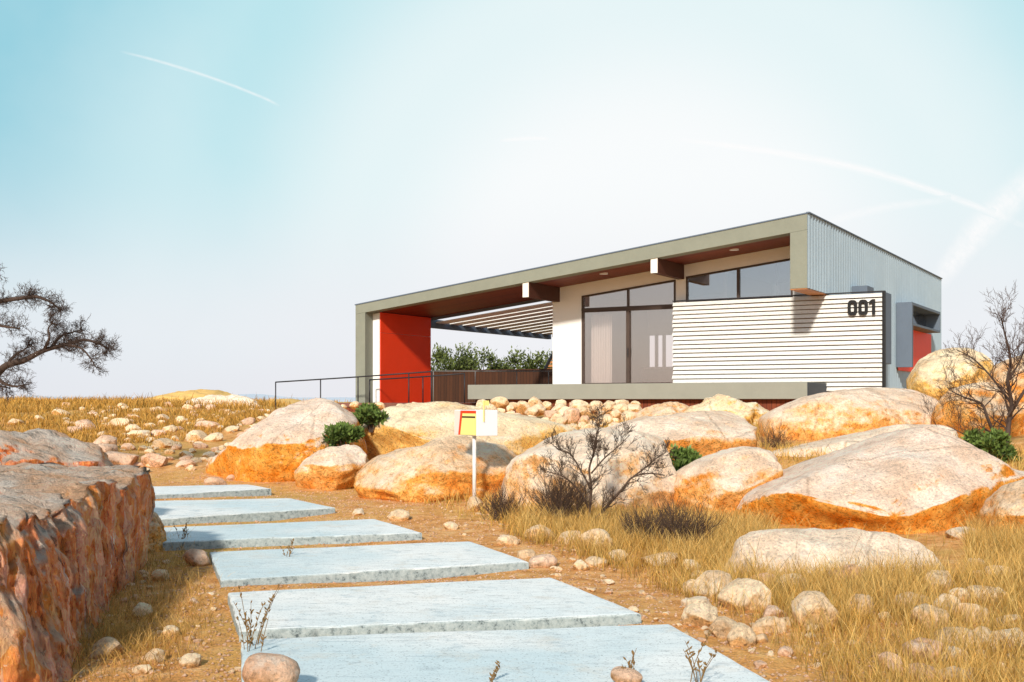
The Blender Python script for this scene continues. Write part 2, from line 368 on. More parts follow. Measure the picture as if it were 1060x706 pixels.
def ground_at(px, py, y0=4.5, y1=70):
    prev = None
    Y = y0
    while Y < y1:
        p = at(px, py, Y); d = p.z - float(gz(p.x, p.y)[0])
        if d < 0:
            return Vector((p.x, p.y, gz1(p.x, p.y)))
        Y *= 1.012
    p = at(px, py, 42); return Vector((p.x, p.y, gz1(p.x, p.y)))

def axis(lo, hi, step, out):
    a = list(np.arange(lo, hi+1e-6, step)); s = step
    while a[-1] < out: s *= 1.35; a.append(a[-1]+s)
    s = step; b = []
    c = a[0]
    while c > -out: s *= 1.35; c -= s; b.append(c)
    return np.array(b[::-1] + a)
gx = axis(-24, 16, .17, 6000); gy = axis(2, 46, .2, 6000)
GX, GY = np.meshgrid(gx, gy); Z = gz(GX.ravel(), GY.ravel())
Z += np.array([bumpz(a, b) for a, b in zip(GX.ravel(), GY.ravel())])
V = np.stack([GX.ravel(), GY.ravel(), Z], 1); nx, ny = len(gx), len(gy)
idx = np.arange(nx*ny).reshape(ny, nx)
Fc = np.stack([idx[:-1,:-1].ravel(), idx[:-1,1:].ravel(), idx[1:,1:].ravel(), idx[1:,:-1].ravel()], 1)
go = link('ground', np_mesh('ground', V, Fc), M['soil'], smooth=True); go['kind'] = 'structure'

# distant hazy hills
def hills(name, pxs, Y, m):
    mb = MB(); n = len(pxs); vs = []
    for px, py in pxs: p = at(px, py, Y); vs.append(p)
    low = [Vector((p.x, p.y-Y*.12, -3)) for p in vs]; back = [Vector((p.x, p.y+Y*.15, -3)) for p in vs]
    mb.add(low+vs+back, [(i, i+1, n+i+1, n+i) for i in range(n-1)] + [(n+i, n+i+1, 2*n+i+1, 2*n+i) for i in range(n-1)])
    o = mb.build(name, m, smooth=True); o['kind'] = 'structure'
pts = []
for i in range(220):
    px = -700 + i*12
    pts.append((px, 411.5 - 3.0*max(0, mn.noise((px*.012, .3, 0))) - 2.2*max(0, mn.noise((px*.05, 2.3, 0))) - 3.5*math.exp(-((px-265)/22)**2)))
hills('distant_hills', pts, 2600, M['hill'])

# ------------------------------------------------------------------ rocks
def catmull(P, n):
    P = np.array(P, float); m = len(P); out = []
    L = [np.linalg.norm(P[(i+1)%m]-P[i]) for i in range(m)]; tot = sum(L)
    for i in range(m):
        k = max(2, int(round(n*L[i]/tot)))
        p0, p1, p2, p3 = P[i-1], P[i], P[(i+1)%m], P[(i+2)%m]
        for j in range(k):
            t = j/k
            out.append(.5*((2*p1) + (-p0+p2)*t + (2*p0-5*p1+4*p2-p3)*t*t + (-p0+3*p1-3*p2+p3)*t**3))
    return np.array(out)

def boulder(label, outline, Y, D, mat, pole=None, p=2.5, rough=.07, seed=0, cat='boulder', name='boulder', rings=34, n=150, tiltY=0., group=None):
    """a solid stone whose outline, seen from the path, follows the photo; D is its half depth"""
    O = catmull(outline, n); O = O.mean(0) + (O-O.mean(0))*1.04
    W = np.stack([(O[:,0]-CX)/F*Y, (HY-O[:,1])/F*Y], 1)
    c = W.mean(0) if pole is None else np.array([(pole[0]-CX)/F*Y, (HY-pole[1])/F*Y])
    cen = W.mean(0); N = len(W); vs = []; fs = []
    size = (W.max(0)-W.min(0)).mean()
    for k in range(1, 2*rings):
        ph = math.pi*k/(2*rings)
        s_ = math.sin(ph)**(2/p); cc = abs(math.cos(ph))**(2/p)*(1 if ph < math.pi/2 else -1)
        q = c + (W-c)*s_ if cc > 0 else cen + (W-cen)*s_ + (c-cen)*0
        if cc > 0: q = (c*(1-s_) + W*s_)
        for i in range(N): vs.append((q[i,0], Y - D*cc + tiltY*(q[i,1]-cen[1]), q[i,1]))
    f0 = len(vs); vs.append((c[0], Y-D+tiltY*(c[1]-cen[1]), c[1])); b0 = len(vs); vs.append((cen[0], Y+D, cen[1]))
    R = 2*rings-1
    for k in range(R-1):
        for i in range(N):
            j = (i+1) % N; fs.append((k*N+i, (k+1)*N+i, (k+1)*N+j, k*N+j))
    for i in range(N):
        j = (i+1) % N; fs.append((f0, i, j)); fs.append((b0, (R-1)*N+j, (R-1)*N+i))
    out = []
    C = Vector((cen[0], Y, cen[1])); a = rough*size; so = Vector((seed*13.7, seed*5.1, seed*2.9))
    rnd = random.Random(seed*31+5); hw = Vector(((W[:,0].max()-W[:,0].min())/2, D, (W[:,1].max()-W[:,1].min())/2)); planes = []
    for _ in range(9):
        nn = Vector((rnd.uniform(-.8,.8), rnd.uniform(-1,-.35), rnd.uniform(-.75,.95))).normalized(); planes.append((nn, rnd.uniform(.70,.90)))
    for v in vs:
        q = Vector(v); d = (q-C)
        e = Vector((d.x/hw.x, d.y/hw.y, d.z/hw.z))
        pj = .05*mn.noise(e*2.3+so)
        for nn, hh in planes:
            t = e.dot(nn) - hh - pj
            if t > 0: e -= nn*t*.8
        d = Vector((e.x*hw.x, e.y*hw.y, e.z*hw.z)); q = C + d; r = d.length
        if r < 1e-6: out.append(q); continue
        d /= r
        w = (q-C)/size
        nz = mn.fractal(w*1.6+so, 1.0, 2.0, 4) * .8
        rg = (abs(mn.noise(w*2.7+so*1.3)) - .25) * .5
        fine = mn.fractal(w*6+so, .8, 2.1, 5) * .30
        fine += max(0, abs(mn.noise(w*4.5+so*2.1))-.30)*-.6 + .25*(mn.noise(Vector((w.x*3, w.y*3, w.z*9))+so))
        out.append(q + d*a*(nz*.55 + rg*.8 + fine))
    mb = MB(); mb.v = [tuple(q - C) for q in out]; mb.f = fs
    o = mb.build(name, mat, smooth=True, loc=C)
    # make all faces point outward
    return tag(o, label, cat, group)

def shifted(o, dx, dy): return [(x+dx, y+dy) for x, y in o]

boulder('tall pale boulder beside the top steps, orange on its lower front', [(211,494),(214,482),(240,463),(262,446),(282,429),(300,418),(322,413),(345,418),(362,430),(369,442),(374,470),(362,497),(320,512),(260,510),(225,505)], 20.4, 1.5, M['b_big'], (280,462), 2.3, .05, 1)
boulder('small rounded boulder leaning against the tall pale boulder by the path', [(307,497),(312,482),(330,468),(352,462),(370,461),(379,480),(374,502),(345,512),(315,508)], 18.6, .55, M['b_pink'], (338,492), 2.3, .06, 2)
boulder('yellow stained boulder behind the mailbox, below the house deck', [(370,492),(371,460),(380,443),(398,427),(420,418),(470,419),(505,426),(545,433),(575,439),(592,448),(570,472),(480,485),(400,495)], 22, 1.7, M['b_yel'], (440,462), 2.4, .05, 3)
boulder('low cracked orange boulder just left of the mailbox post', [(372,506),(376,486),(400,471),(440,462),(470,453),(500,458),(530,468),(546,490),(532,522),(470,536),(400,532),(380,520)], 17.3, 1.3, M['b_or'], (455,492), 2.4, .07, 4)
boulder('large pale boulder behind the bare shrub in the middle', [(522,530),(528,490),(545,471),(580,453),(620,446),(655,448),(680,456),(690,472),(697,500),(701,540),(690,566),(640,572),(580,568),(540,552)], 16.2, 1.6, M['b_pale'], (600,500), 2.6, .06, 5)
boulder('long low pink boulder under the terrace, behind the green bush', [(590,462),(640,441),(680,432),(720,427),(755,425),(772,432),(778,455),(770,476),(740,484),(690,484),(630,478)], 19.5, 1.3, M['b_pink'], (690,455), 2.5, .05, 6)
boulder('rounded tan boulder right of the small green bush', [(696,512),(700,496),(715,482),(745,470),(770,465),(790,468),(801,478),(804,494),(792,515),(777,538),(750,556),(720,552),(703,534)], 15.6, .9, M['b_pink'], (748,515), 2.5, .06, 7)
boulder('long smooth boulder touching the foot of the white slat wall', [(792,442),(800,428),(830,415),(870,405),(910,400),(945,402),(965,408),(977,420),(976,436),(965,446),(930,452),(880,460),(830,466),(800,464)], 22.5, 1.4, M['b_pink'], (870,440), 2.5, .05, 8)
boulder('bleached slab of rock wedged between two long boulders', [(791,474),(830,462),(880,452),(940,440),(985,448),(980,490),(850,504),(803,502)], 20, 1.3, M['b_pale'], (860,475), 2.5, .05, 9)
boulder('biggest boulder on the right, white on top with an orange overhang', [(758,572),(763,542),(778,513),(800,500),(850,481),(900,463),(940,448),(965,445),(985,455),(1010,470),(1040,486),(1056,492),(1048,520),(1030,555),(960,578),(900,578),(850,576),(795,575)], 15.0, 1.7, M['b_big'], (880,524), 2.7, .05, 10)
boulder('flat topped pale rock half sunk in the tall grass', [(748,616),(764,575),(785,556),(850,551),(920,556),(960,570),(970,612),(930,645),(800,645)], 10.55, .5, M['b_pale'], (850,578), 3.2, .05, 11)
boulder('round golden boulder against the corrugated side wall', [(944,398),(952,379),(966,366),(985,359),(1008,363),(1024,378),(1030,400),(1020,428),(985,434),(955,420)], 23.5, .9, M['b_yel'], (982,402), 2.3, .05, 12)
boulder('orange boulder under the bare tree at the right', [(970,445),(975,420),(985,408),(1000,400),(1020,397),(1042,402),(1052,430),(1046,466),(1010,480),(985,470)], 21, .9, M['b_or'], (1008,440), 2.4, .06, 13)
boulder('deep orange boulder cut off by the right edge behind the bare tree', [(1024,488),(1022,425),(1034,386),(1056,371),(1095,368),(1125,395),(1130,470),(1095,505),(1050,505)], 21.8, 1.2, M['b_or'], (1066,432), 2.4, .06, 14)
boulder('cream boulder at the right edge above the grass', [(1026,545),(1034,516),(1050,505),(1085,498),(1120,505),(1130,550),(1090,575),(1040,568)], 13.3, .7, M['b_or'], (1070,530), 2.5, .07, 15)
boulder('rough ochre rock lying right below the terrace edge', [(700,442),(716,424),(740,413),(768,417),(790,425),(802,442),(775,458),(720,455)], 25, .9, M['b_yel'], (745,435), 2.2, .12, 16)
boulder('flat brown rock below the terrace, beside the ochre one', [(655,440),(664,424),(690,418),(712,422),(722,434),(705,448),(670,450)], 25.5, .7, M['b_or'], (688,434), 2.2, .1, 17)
boulder('low rust brown rock behind the red cliff rock on the left', [(-60,520),(-50,470),(-20,455),(10,447),(45,446),(80,458),(98,474),(106,492),(90,515),(20,525)], 12.9, .9, M['cliff'], (40,478), 2.8, .13, 18)
boulder('striped brown stone tucked behind the corner of the red cliff rock', [(138,572),(142,545),(150,530),(160,532),(168,550),(168,572),(155,582)], 11.8, .22, M['b_or'], None, 2.3, .06, 19)
boulder('distant golden outcrop on the skyline at the left', [(140,419),(165,411),(190,405),(215,403),(238,407),(250,416),(240,424),(180,424)], 45, 1.5, M['knoll'], None, 2.2, .08, 20)
boulder('distant jagged pale rock beside the golden outcrop', [(190,421),(200,413),(222,410),(246,410),(260,414),(266,424),(235,428),(198,427)], 41, .8, M['b_pale'], None, 2.1, .14, 21)
boulder('distant sandy knoll left of the black railing', [(258,423),(272,416),(290,413),(310,415),(332,422),(300,428)], 46, 1.5, M['knoll'], None, 2.2, .06, 22)

# the red cliff rock in the left foreground: a block with a flat top and broken vertical faces
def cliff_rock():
    foot = [(-2.74,6.35),(-2.92,7.6),(-3.10,9.0),(-3.30,10.4),(-3.50,11.25),(-4.0,11.55),(-5.2,11.5),(-7,11.2),(-8.5,10.2),(-8.6,7.5),(-7.5,5.2),(-5,4.3),(-3.35,5.0),(-2.98,5.9)]
    P0 = catmull(foot, 800); P = np.array([p for i, p in enumerate(P0) if p[0] > -4.3 or i % 7 == 0]); N = len(P); c = np.array([-5.4, 8.0]); vs = []; fs = []
    prof = [(s, 0.) for s in np.linspace(.03, .985, 38)] + [(1., t) for t in np.linspace(.012, 1, 54)]
    top = -.66; bot = -1.9
    for s, t in prof:
        for i in range(N):
            q = c + (P[i]-c)*s*(1 - .02*max(0, .1-t)*10*(s == 1))
            z = top + (bot-top)*t
            vs.append([q[0], q[1], z, s, t])
    out = []
    for x, y, z, s, t in vs:
        d = Vector((x-c[0], y-c[1], 0)).normalized()
        q = Vector((x, y, z))
        edge = min(1, max(0, (s-.75)/.25))
        rid = mn.fractal(Vector((x*1.5, y*1.5, z*.5+4)), .9, 2.1, 5)
        chip = abs(mn.noise(Vector((x*3.1, y*3.1, z*.9)))) - .2
        blk = mn.cell(Vector((x*.9+.3, y*.9, 0)))
        und = (.42 - .14*max(0, y-6.5))*t - .09
        sp_ = mn.fractal(Vector((x*6, y*6, z*1.6)), .8, 2.1, 5); rdg = abs(mn.noise(Vector((x*5.2, y*5.2, z*1.1+3))))
        vd, vp = mn.voronoi(Vector((x*2.2+.4*rid, y*2.2+.3*rid, z*.55))); vb = mn.cell(vp[0]*9.7); ck = min(1, (vd[1]-vd[0])/.10); vd2, vp2 = mn.voronoi(Vector((x*7+.3*rid, y*7, z*1.5))); vb2 = mn.cell(vp2[0]*7.3)
        iso = mn.fractal(Vector((x*3.2, y*3.2, z*2.4)), .75, 2.1, 6); gro = abs(mn.noise(Vector((x*7, y*7, z*1.3+3))))
        hole = max(0, 1-((y-10.75)**2/.05 + (z+1.0)**2/.05))*(x > -4) + .6*max(0, 1-((y-8.35)**2/.012 + (z+.95)**2/.06))*(x > -4)
        q += d*edge*(.035*vb - .025*(1-ck) + .02*rid + .075*iso - .05*max(0, .10-gro)*5*(t > .06) + .03*sp_ - .16*hole + und)
        lay = mn.fractal(Vector((x*.6, y*1.7, 2)), .8, 2.0, 6) + .35*mn.fractal(Vector((x*2.2, y*6.5, 5)), .8, 2.0, 4)
        q.z += (1-t)*(.02*vb + .012*vb2 + .075*lay + .05*mn.noise(Vector((x*2, y*2, 9))) - .10*edge*max(0, mn.noise(Vector((x*1.3, y*1.3, 1))))*1.2)
        q.z += (1-t)*(-.03)*max(0, x+4.6)*.4
        out.append(q)
    for k in range(len(prof)-1):
        for i in range(N):
            j = (i+1) % N; fs.append((k*N+i, (k+1)*N+i, (k+1)*N+j, k*N+j))
    fs.append(tuple(range(N)))
    base = Vector((c[0], c[1], -1.6))
    mb = MB(); mb.v = [tuple(q-base) for q in out]; mb.f = fs
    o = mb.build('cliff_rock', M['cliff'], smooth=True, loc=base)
    tag(o, 'huge red brown broken rock with a flat pale top in the left foreground', 'rock')
cliff_rock()

# loose stones: a few shapes, many individuals
def ico(sub):
    import bmesh
    bm = bmesh.new(); bmesh.ops.create_icosphere(bm, subdivisions=sub, radius=1)
    v = [tuple(x.co) for x in bm.verts]; f = [tuple(y.index for y in x.verts) for x in bm.faces]; bm.free(); return v, f
IV, IF = ico(4)
def stone_mesh(seed, mat, chip=9):
    so = Vector((seed*7.3, seed*3.3, seed)); vs = []; rnd = random.Random(seed)
    planes = [(Vector((rnd.gauss(0,1), rnd.gauss(0,1), rnd.gauss(.2,.8))).normalized(), rnd.uniform(.62,.92)) for _ in range(chip)]
    for v in IV:
        d = Vector(v); q = Vector((math.copysign(abs(d.x)**.85, d.x), math.copysign(abs(d.y)**.85, d.y), math.copysign(abs(d.z)**.9, d.z)))
        k = 1 + (.22*mn.noise(d*1.1+so) + .12*(abs(mn.noise(d*2.3+so))-.2) + .05*mn.fractal(d*4+so, .9, 2, 3))*(1 if chip else .35)
        q = q*k
        for nn, hh in planes:
            t = q.dot(nn) - hh - .04*mn.noise(q*3+so)
            if t > 0: q = q - nn*t*.85
        vs.append(tuple(q))
    me = bpy.data.meshes.new('stone'); me.from_pydata(vs, [], IF); me.update(); me.materials.append(mat)
    me.polygons.foreach_set('use_smooth', [True]*len(me.polygons)); return me
SS = stone_mesh(41, M['stone_pink'], 0)
SM = [stone_mesh(i, M['stone']) for i in range(11)]; SP = [stone_mesh(20+i, M['stone_pink']) for i in range(5)]
def stone(px, py, wpx, asp, label, group=None, pink=False, sink=.28, Y=None):
    """px,py: centre of the stone's foot in the photo; wpx: its width there; asp: height / width"""
    g = ground_at(px, py) if Y is None else at(px, py, Y)
    if Y is not None: g.z = at(px, py, Y).z
    if 'meadow' in label or 'flat topped' in label or 'tall grass' in label: wpx *= 1.06; asp *= 1.12
    r = wpx/2/F*g.y; sink = sink*random.uniform(.8, 1.35)
    o = bpy.data.objects.new('stone', SS if ('rosy' in label or 'smooth' in label) else random.choice(SP if pink else SM)); COL.objects.link(o)
    o.scale = (r, r*random.uniform(.75, 1.0), r*asp)
    o.rotation_euler = (random.uniform(-.2,.2), random.uniform(-.2,.2), random.uniform(0, 6.28))
    o.location = (g.x, g.y + r*.5, g.z + r*asp*(1-2*sink))
    ALL.append((wpx if group else 1000, o))
    return tag(o, label, 'stone', group)
ALL = []
SMOOTH = None
def merge_small(limit=292):
    ALL.sort(key=lambda t: -t[0])
    vs = []; fs = []; n = 0
    for wv, o in ALL[limit:]:
        R = o.rotation_euler.to_matrix() @ Matrix.Diagonal(o.scale)
        co_ = np.empty(len(o.data.vertices)*3, np.float32); o.data.vertices.foreach_get('co', co_)
        P = co_.reshape(-1,3) @ np.array(R).T + np.array(o.location)
        f = np.array([p.vertices[:] for p in o.data.polygons]) + n
        vs.append(P); fs.append(f); n += len(P); bpy.data.objects.remove(o)
    if vs:
        o = link('pebbles', np_mesh('pebbles', np.concatenate(vs), np.concatenate(fs)), M['stone'], smooth=True)
        tag(o, 'countless tiny pale pebbles strewn between the stones and grass', 'pebbles', kind='stuff')

named = [ # px, py(foot), width, aspect, label, pink
 (277,712,60,.62,'smooth rosy stone on the front left corner of the nearest slab',1),
 (649,708,34,.5,'rosy stone at the bottom edge on the nearest slab',1),
 (203,588,30,.75,'brown stone against the left end of the third slab',1),
 (102,477,36,.62,'small brown stone at the foot of the tall pale boulder',1),
 (491,531,22,.8,'round cream stone at the foot of the mailbox post',0),
 (413,540,28,.55,'yellowish stone on bare soil left of the mailbox post',0),
 (467,549,16,.8,'egg sized cream stone alone on the soil above the third slab',0),
 (371,535,15,.6,'tan pebble stone beside the corner of the fourth slab',0),
 (370,499,18,.8,'cream stone in the grass between two boulders by the path',0),
 (223,505,28,.55,'pinkish stone in front of the tall pale boulder',1),
 (562,590,31,.55,'smooth pale stone touching the right end of the third slab',1),
 (545,580,24,.65,'grey stone behind the right end of the third slab',0),
 (526,565,22,.6,'cream stone nearest the third slab among the stones under the bare shrub',0),
 (560,560,36,.58,'wide cream stone left of the bare shrub',0),
 (592,566,36,.60,'leaning cream stone in front of the bare shrub',0),
 (618,573,36,.78,'tallest domed stone in front of the bare shrub',0),
 (601,592,18,.8,'small white stone alone in front of the domed stones',0),
 (618,588,26,.5,'flat stone at the lower edge of the stones under the bare shrub',0),
 (640,582,24,.6,'broken pale stone right of the domed stone',0),
 (630,604,15,.5,'low grey stone in the grass between slab and dark brush',0),
 (683,588,40,.45,'wide low stone in grass under the dark brush',0),
 (718,617,26,.75,'upright cream stone left of the flat topped rock',0),
 (745,620,52,.62,'large round stone in front of the flat topped rock',0),
 (715,632,22,.5,'low stone in the grass below the upright cream stone',0),
 (775,636,52,.62,'tilted cream stone half hidden by tall grass',0),
 (798,657,34,.62,'oval stone at the soil edge right of the slabs',0),
 (845,655,54,.72,'big angular stone in the middle of the right meadow',0),
 (893,640,40,.6,'pale stone right of the angular meadow stone',0),
 (970,652,40,.9,'tall split stone in the right meadow',0),
 (995,672,56,.45,'flat stone below the tall split stone',0),
 (1042,672,48,.62,'round white stone at the right edge of the meadow',0),
 (1005,645,40,.6,'cream stone behind the split stone in the meadow',0),
 (1035,600,34,.55,'white stone up the meadow near the right edge',0),
 (1000,560,36,.55,'white stone in grass by the biggest boulder',0),
 (960,704,40,.5,'rosy stone at the bottom right among grass',1),
 (990,712,44,.5,'pale stone at the bottom edge in the right meadow',0),
 (788,690,16,.6,'small stone beside the right edge of the nearest slab',1),
 (108,682,40,.7,'stone in grass at the foot of the red cliff rock',0),
 (160,690,26,.8,'pale stone in the shade between cliff rock and nearest slab',0),
 (196,694,26,.8,'cream stone in the shade closest to the nearest slab',0),
 (165,605,20,.7,'grey stone in the shade below the cliff rock corner',0),
 (145,640,30,.6,'long grey stone in the shade along the cliff rock',0),
 (40,700,46,.5,'pale stone in the bottom left corner',0),
 (145,700,20,.7,'small pale stone at the bottom left in dry grass',0),
 (175,660,20,.7,'small grey stone in the middle of the shaded strip',0),
 (120,484,46,.5,'broad pink stone behind the red cliff rock',1),
 (107,464,30,.6,'pale pink stone above the broad pink one',1),
 (160,483,28,.7,'round stone on the slope nearest the top step',1),
 (190,485,22,.5,'flat stone on soil behind the top step',1),
 (240,498,14,.6,'little stone lying behind the right end of the top step',1),
]
for px, py, w, a, lab, pk in named: stone(px, py, w, a, lab, None, bool(pk), .28 if 'slab' not in lab or py < 700 else .15, 1.5*F/(py+(8 if w > 50 else 4)-HY) if ('nearest slab' in lab and py > 700) else None)
# left slope
gS = 'stones scattered over the left slope'; lS = 'weathered pale stone lying in dry grass on the left slope'
slope = [(61,430,18,.5),(15,440,18,.5),(38,436,12,.7),(86,444,24,.55),(75,449,18,.6),(110,437,10,.6),(122,443,22,.6),(136,448,18,.6),(142,453,24,.55),(104,452,14,.5),
 (168,438,14,.8),(186,440,14,.8),(213,446,24,.55),(202,456,22,.7),(220,458,20,.6),(240,448,18,.5),(254,440,18,.6),(250,452,14,.6),(228,436,12,.6),(175,449,18,.6),(160,451,14,.6),
 (185,447,10,.6),(205,466,18,.5),(180,462,16,.5),(168,464,24,.6),(150,466,14,.5),(140,428,14,.5),(120,426,12,.5),(160,427,12,.6),(199,430,10,.7),(230,428,10,.6),(245,430,9,.6),
 (270,436,14,.5),(265,446,14,.5),(192,474,14,.6),(210,478,14,.5),(222,470,10,.6),(95,430,10,.6),(130,436,8,.6),(240,464,12,.6),(152,442,9,.6),(196,440,9,.6),(209,437,8,.7),(260,428,8,.6),(278,428,8,.6)]
for px, py, w, a in slope: stone(px, py, w, a, lS, gS, random.random() < .35)
for i in range(190):
    px = random.uniform(60, 290); py = 421 + 68*random.random()**1.3
    if px < 118 and py > 442: continue
    if px < 130 and py > 470: continue
    stone(px, py, random.uniform(4, 12) + max(0, (py-440))*random.uniform(0,.2), random.uniform(.5,.8), lS, gS, random.random() < .4)
# bank of round stones below the terrace
gT = 'round stones banked below the terrace'; lT = 'rounded cream stone in the bank below the terrace'
k = 0
for row, (py, Y) in enumerate([(422, 29), (427, 28.0), (432, 27.0), (437, 26.2), (442, 25.4), (447, 24.6)]):
    px = 492 + row*6
    while px < (660 - row*4):
        w = random.uniform(8, 20)
        g = at(px + w/2, py + random.uniform(-2, 2), Y + random.uniform(-.3,.3))
        stone(px + w/2, py + random.uniform(-1.5, 2.5), w*1.12, random.uniform(.6,.85), lT, gT, random.random() < .15, .2, g.y)
        px += w*random.uniform(.8, 1.2)
gD = 'stones along the deck edge'; lD = 'pale stone lying along the edge of the deck'
for px in (352, 366, 379, 395, 412, 430, 446, 458, 474):
    stone(px + random.uniform(-3,3), 423 + random.uniform(-2,2), random.uniform(9,17), .6, lD, gD, False, .2, 34 - (px-350)*.012)
gR = 'small stones among the right meadow grass'; lR = 'small pale stone half hidden in the right meadow grass'
for i in range(70):
    px = random.uniform(690, 1055); py = random.uniform(585, 704)
    if px < 690 + (py-640)*1.9: continue
    stone(px, py, random.choice([8,10,12,16,22,30,36]), random.uniform(.5,.75), lR, gR, random.random() < .2)
gP = 'small stones on the bare soil beside the slabs'; lP = 'small stone on the bare orange soil beside the slabs'
for i in range(60):
    t = random.random(); py = 520 + t*150
    px = 360 + t*340 + random.uniform(0, 110)
    stone(px, py, random.uniform(3, 9)*(.6+t), .6, lP, gP, random.random() < .5)
for i in range(36):
    py = random.uniform(580, 700); px = random.uniform(110, 205 + (py-580)*.35)
    stone(px, py, random.uniform(4, 12), .6, lP, gP, True)

merge_small()
# fine gravel
def gravel():
    v0 = np.array([(1,0,0),(-1,0,0),(0,1,0),(0,-1,0),(0,0,1),(0,0,-1)], float); f0 = np.array([(0,2,4),(2,1,4),(1,3,4),(3,0,4),(2,0,5),(1,2,5),(3,1,5),(0,3,5)])
    n = 26000; Y = 5.6*np.exp(rng.random(n)*math.log(21/5.6)); t = (Y-5.6)/15
    cx = np.interp(Y, [5, 8, 10, 12, 14, 16, 18, 21], [-.2, -.15, -.7, -1.5, -2.4, -3.2, -4, -4.6])
    X = cx + rng.normal(0, 1, n)*(1.6 + .5*rng.random(n))
    Zg = gz(X, Y) + np.array([bumpz(a, b) for a, b in zip(X, Y)])
    r = .005 + .014*rng.random(n)**2.5
    sc = r[:,None]*np.stack([rng.uniform(.7,1.3,n), rng.uniform(.7,1.3,n), rng.uniform(.45,.8,n)], 1)
    an = rng.random(n)*6.28; ca, sa = np.cos(an), np.sin(an)
    vv = v0[None]*sc[:,None,:] * rng.uniform(.75,1.2,(n,6,1))
    xx = vv[:,:,0]*ca[:,None]-vv[:,:,1]*sa[:,None]; yy = vv[:,:,0]*sa[:,None]+vv[:,:,1]*ca[:,None]
    P = np.stack([xx+X[:,None], yy+Y[:,None], vv[:,:,2]+(Zg+r*.2)[:,None]], 2).reshape(-1,3)
    FF = (f0[None]+(np.arange(n)*6)[:,None,None]).reshape(-1,3)
    me = np_mesh('gravel', P, FF); link('gravel', me, M['stone_pink'])
    tag(bpy.data.objects['gravel'], 'fine reddish gravel strewn over the soil along the path', 'gravel', kind='stuff')
gravel()

# ------------------------------------------------------------------ path slabs
def slab(corners, drop, th, label, seed):
    """corners in the photo, back left, back right, front right, front left, all on the level top"""
    W = []
    for px, py in corners:
        Y = drop*F/(py-HY); W.append(Vector(((px-CX)/F*Y, Y, -drop)))
    c = sum(W, Vector())/4
    # ragged outline
    ring = []
    for i in range(4):
        a, b = W[i], W[(i+1)%4]; n = 46 if i % 2 == 0 else 26
        d = (b-a); nrm = Vector((d.y, -d.x, 0)).normalized()
        for j in range(n):
            p = a + d*(j/n); k = mn.fractal(Vector((p.x*2.5, p.y*2.5, seed)), .8, 2, 4)
            ring.append(p + nrm*.007*k)
    n = len(ring); vs = []; fs = []
    lv = [(.04,0),(.3,0),(.6,0),(.85,0),(.975,0),(.995,-.004),(1.0,-.014),(1.0,-.35*th),(1.0,-.7*th),(.997,-th)]
    for s, dz in lv:
        for p in ring:
            q = c + (p-c)*s; q.z = -drop + dz
            if dz < -.01 and dz > -th:
                q += (p-c).normalized()*.006*mn.noise(q*7)
            q.z += .006*mn.noise(Vector((q.x*1.3, q.y*1.3, seed)))
            vs.append(tuple(q-c))
    for k in range(len(lv)-1):
        for i in range(n):
            j = (i+1) % n; fs.append((k*n+i, k*n+j, (k+1)*n+j, (k+1)*n+i))
    fs.append(tuple(range(n))[::-1])
    mb = MB(); mb.v = vs; mb.f = fs
    me = bpy.data.meshes.new('path_slab'); me.from_pydata(vs, [], fs); me.update()
    o = link('path_slab', me, M['slab'], None, False, 0, c)
    tag(o, label, 'slab', 'white concrete slabs of the path')
slab([(250,661),(693,645),(868,744),(250,775)], 1.50, .14, 'nearest and widest white concrete slab at the bottom of the path', 1)
slab([(236,613),(571,597),(664,635),(248,652)], 1.51, .14, 'second white concrete slab from the camera', 2)
slab([(217,571),(487,560),(547,581),(229,600)], 1.50, .13, 'third white concrete slab, a brown stone at its left end', 3)
slab([(163,546),(388,537),(437,551),(168,561)], 1.46, .13, 'fourth white concrete slab, left end behind the cliff rock', 4)
slab([(120,519),(300,515.5),(347,525),(132,539)], 1.41, .14, 'fifth white concrete slab, dark shadow gap under its front', 5)
slab([(126,504),(257,501.5),(281,505.5),(112,515)], 1.35, .15, 'farthest and smallest white concrete slab at the top of the path', 6)

# ------------------------------------------------------------------ house (local x along the facade to the right, y into the depth)
A = Vector((7.788, 30.0, 0)); RZ = math.atan2(-.511, .8596)
H = empty('modern_house', A, RZ, 'single storey modern house with sloping grey roof frame and red panels on the rocky hill', 'house')
zt = lambda a: 4.94 + .117*a
zs = lambda a: 4.52 + .109*a
def part(name, m, boxes, parent=H, bevel=0, smooth=False):
    mb = MB()
    for b in boxes: mb.box(*b)
    return mb.build(name, m, parent, smooth, bevel)
# roof frame
part('roof_frame', M['fascia'], [(-15.1,0, 0,.42, zs, zt), (-15.1,-14.7, 0,.42, -.45, lambda a: zs(a)-.002), (-.46,0, 0,.42, 2.98, lambda a: zs(a)-.002)], bevel=.006)
mb = MB(); mb.box(-15.12,.02, -.02,.40, lambda a: zt(a)+.002, lambda a: zt(a)+.035); mb.build('roof_edge_trim', M['steel_blue'], H)
rf = part('roof', M['steel_blue'], [(-8.7,-.02, .424,18.88, lambda a: zs(a)+.06, lambda a: zt(a)-.01), (-15.1,-8.704, .424,3.5, lambda a: zs(a)+.06, lambda a: zt(a)-.01)])
part('soffit', M['soffit'], [(-8.76,-.46, .03,2.3, zs_ := (lambda a: zs(a)+.012), lambda a: zs(a)+.055), (-14.7,-8.764, .03,3.5, zs_, lambda a: zs(a)+.055)])
part('soffit_edge', M['steel_blue'], [(-14.7,-8.9, 3.5,3.6, lambda a: zs(a)-.08, lambda a: zs(a)+.4)])
for a, b in ((-6.45,1.0), (-2.366,1.0)):
    mb = MB(); mb.tube([(a,b,zs(a)+.03),(a,b,zs(a)-.012)], .13, 20); d = mb.build('downlight', M['lamp'], H)
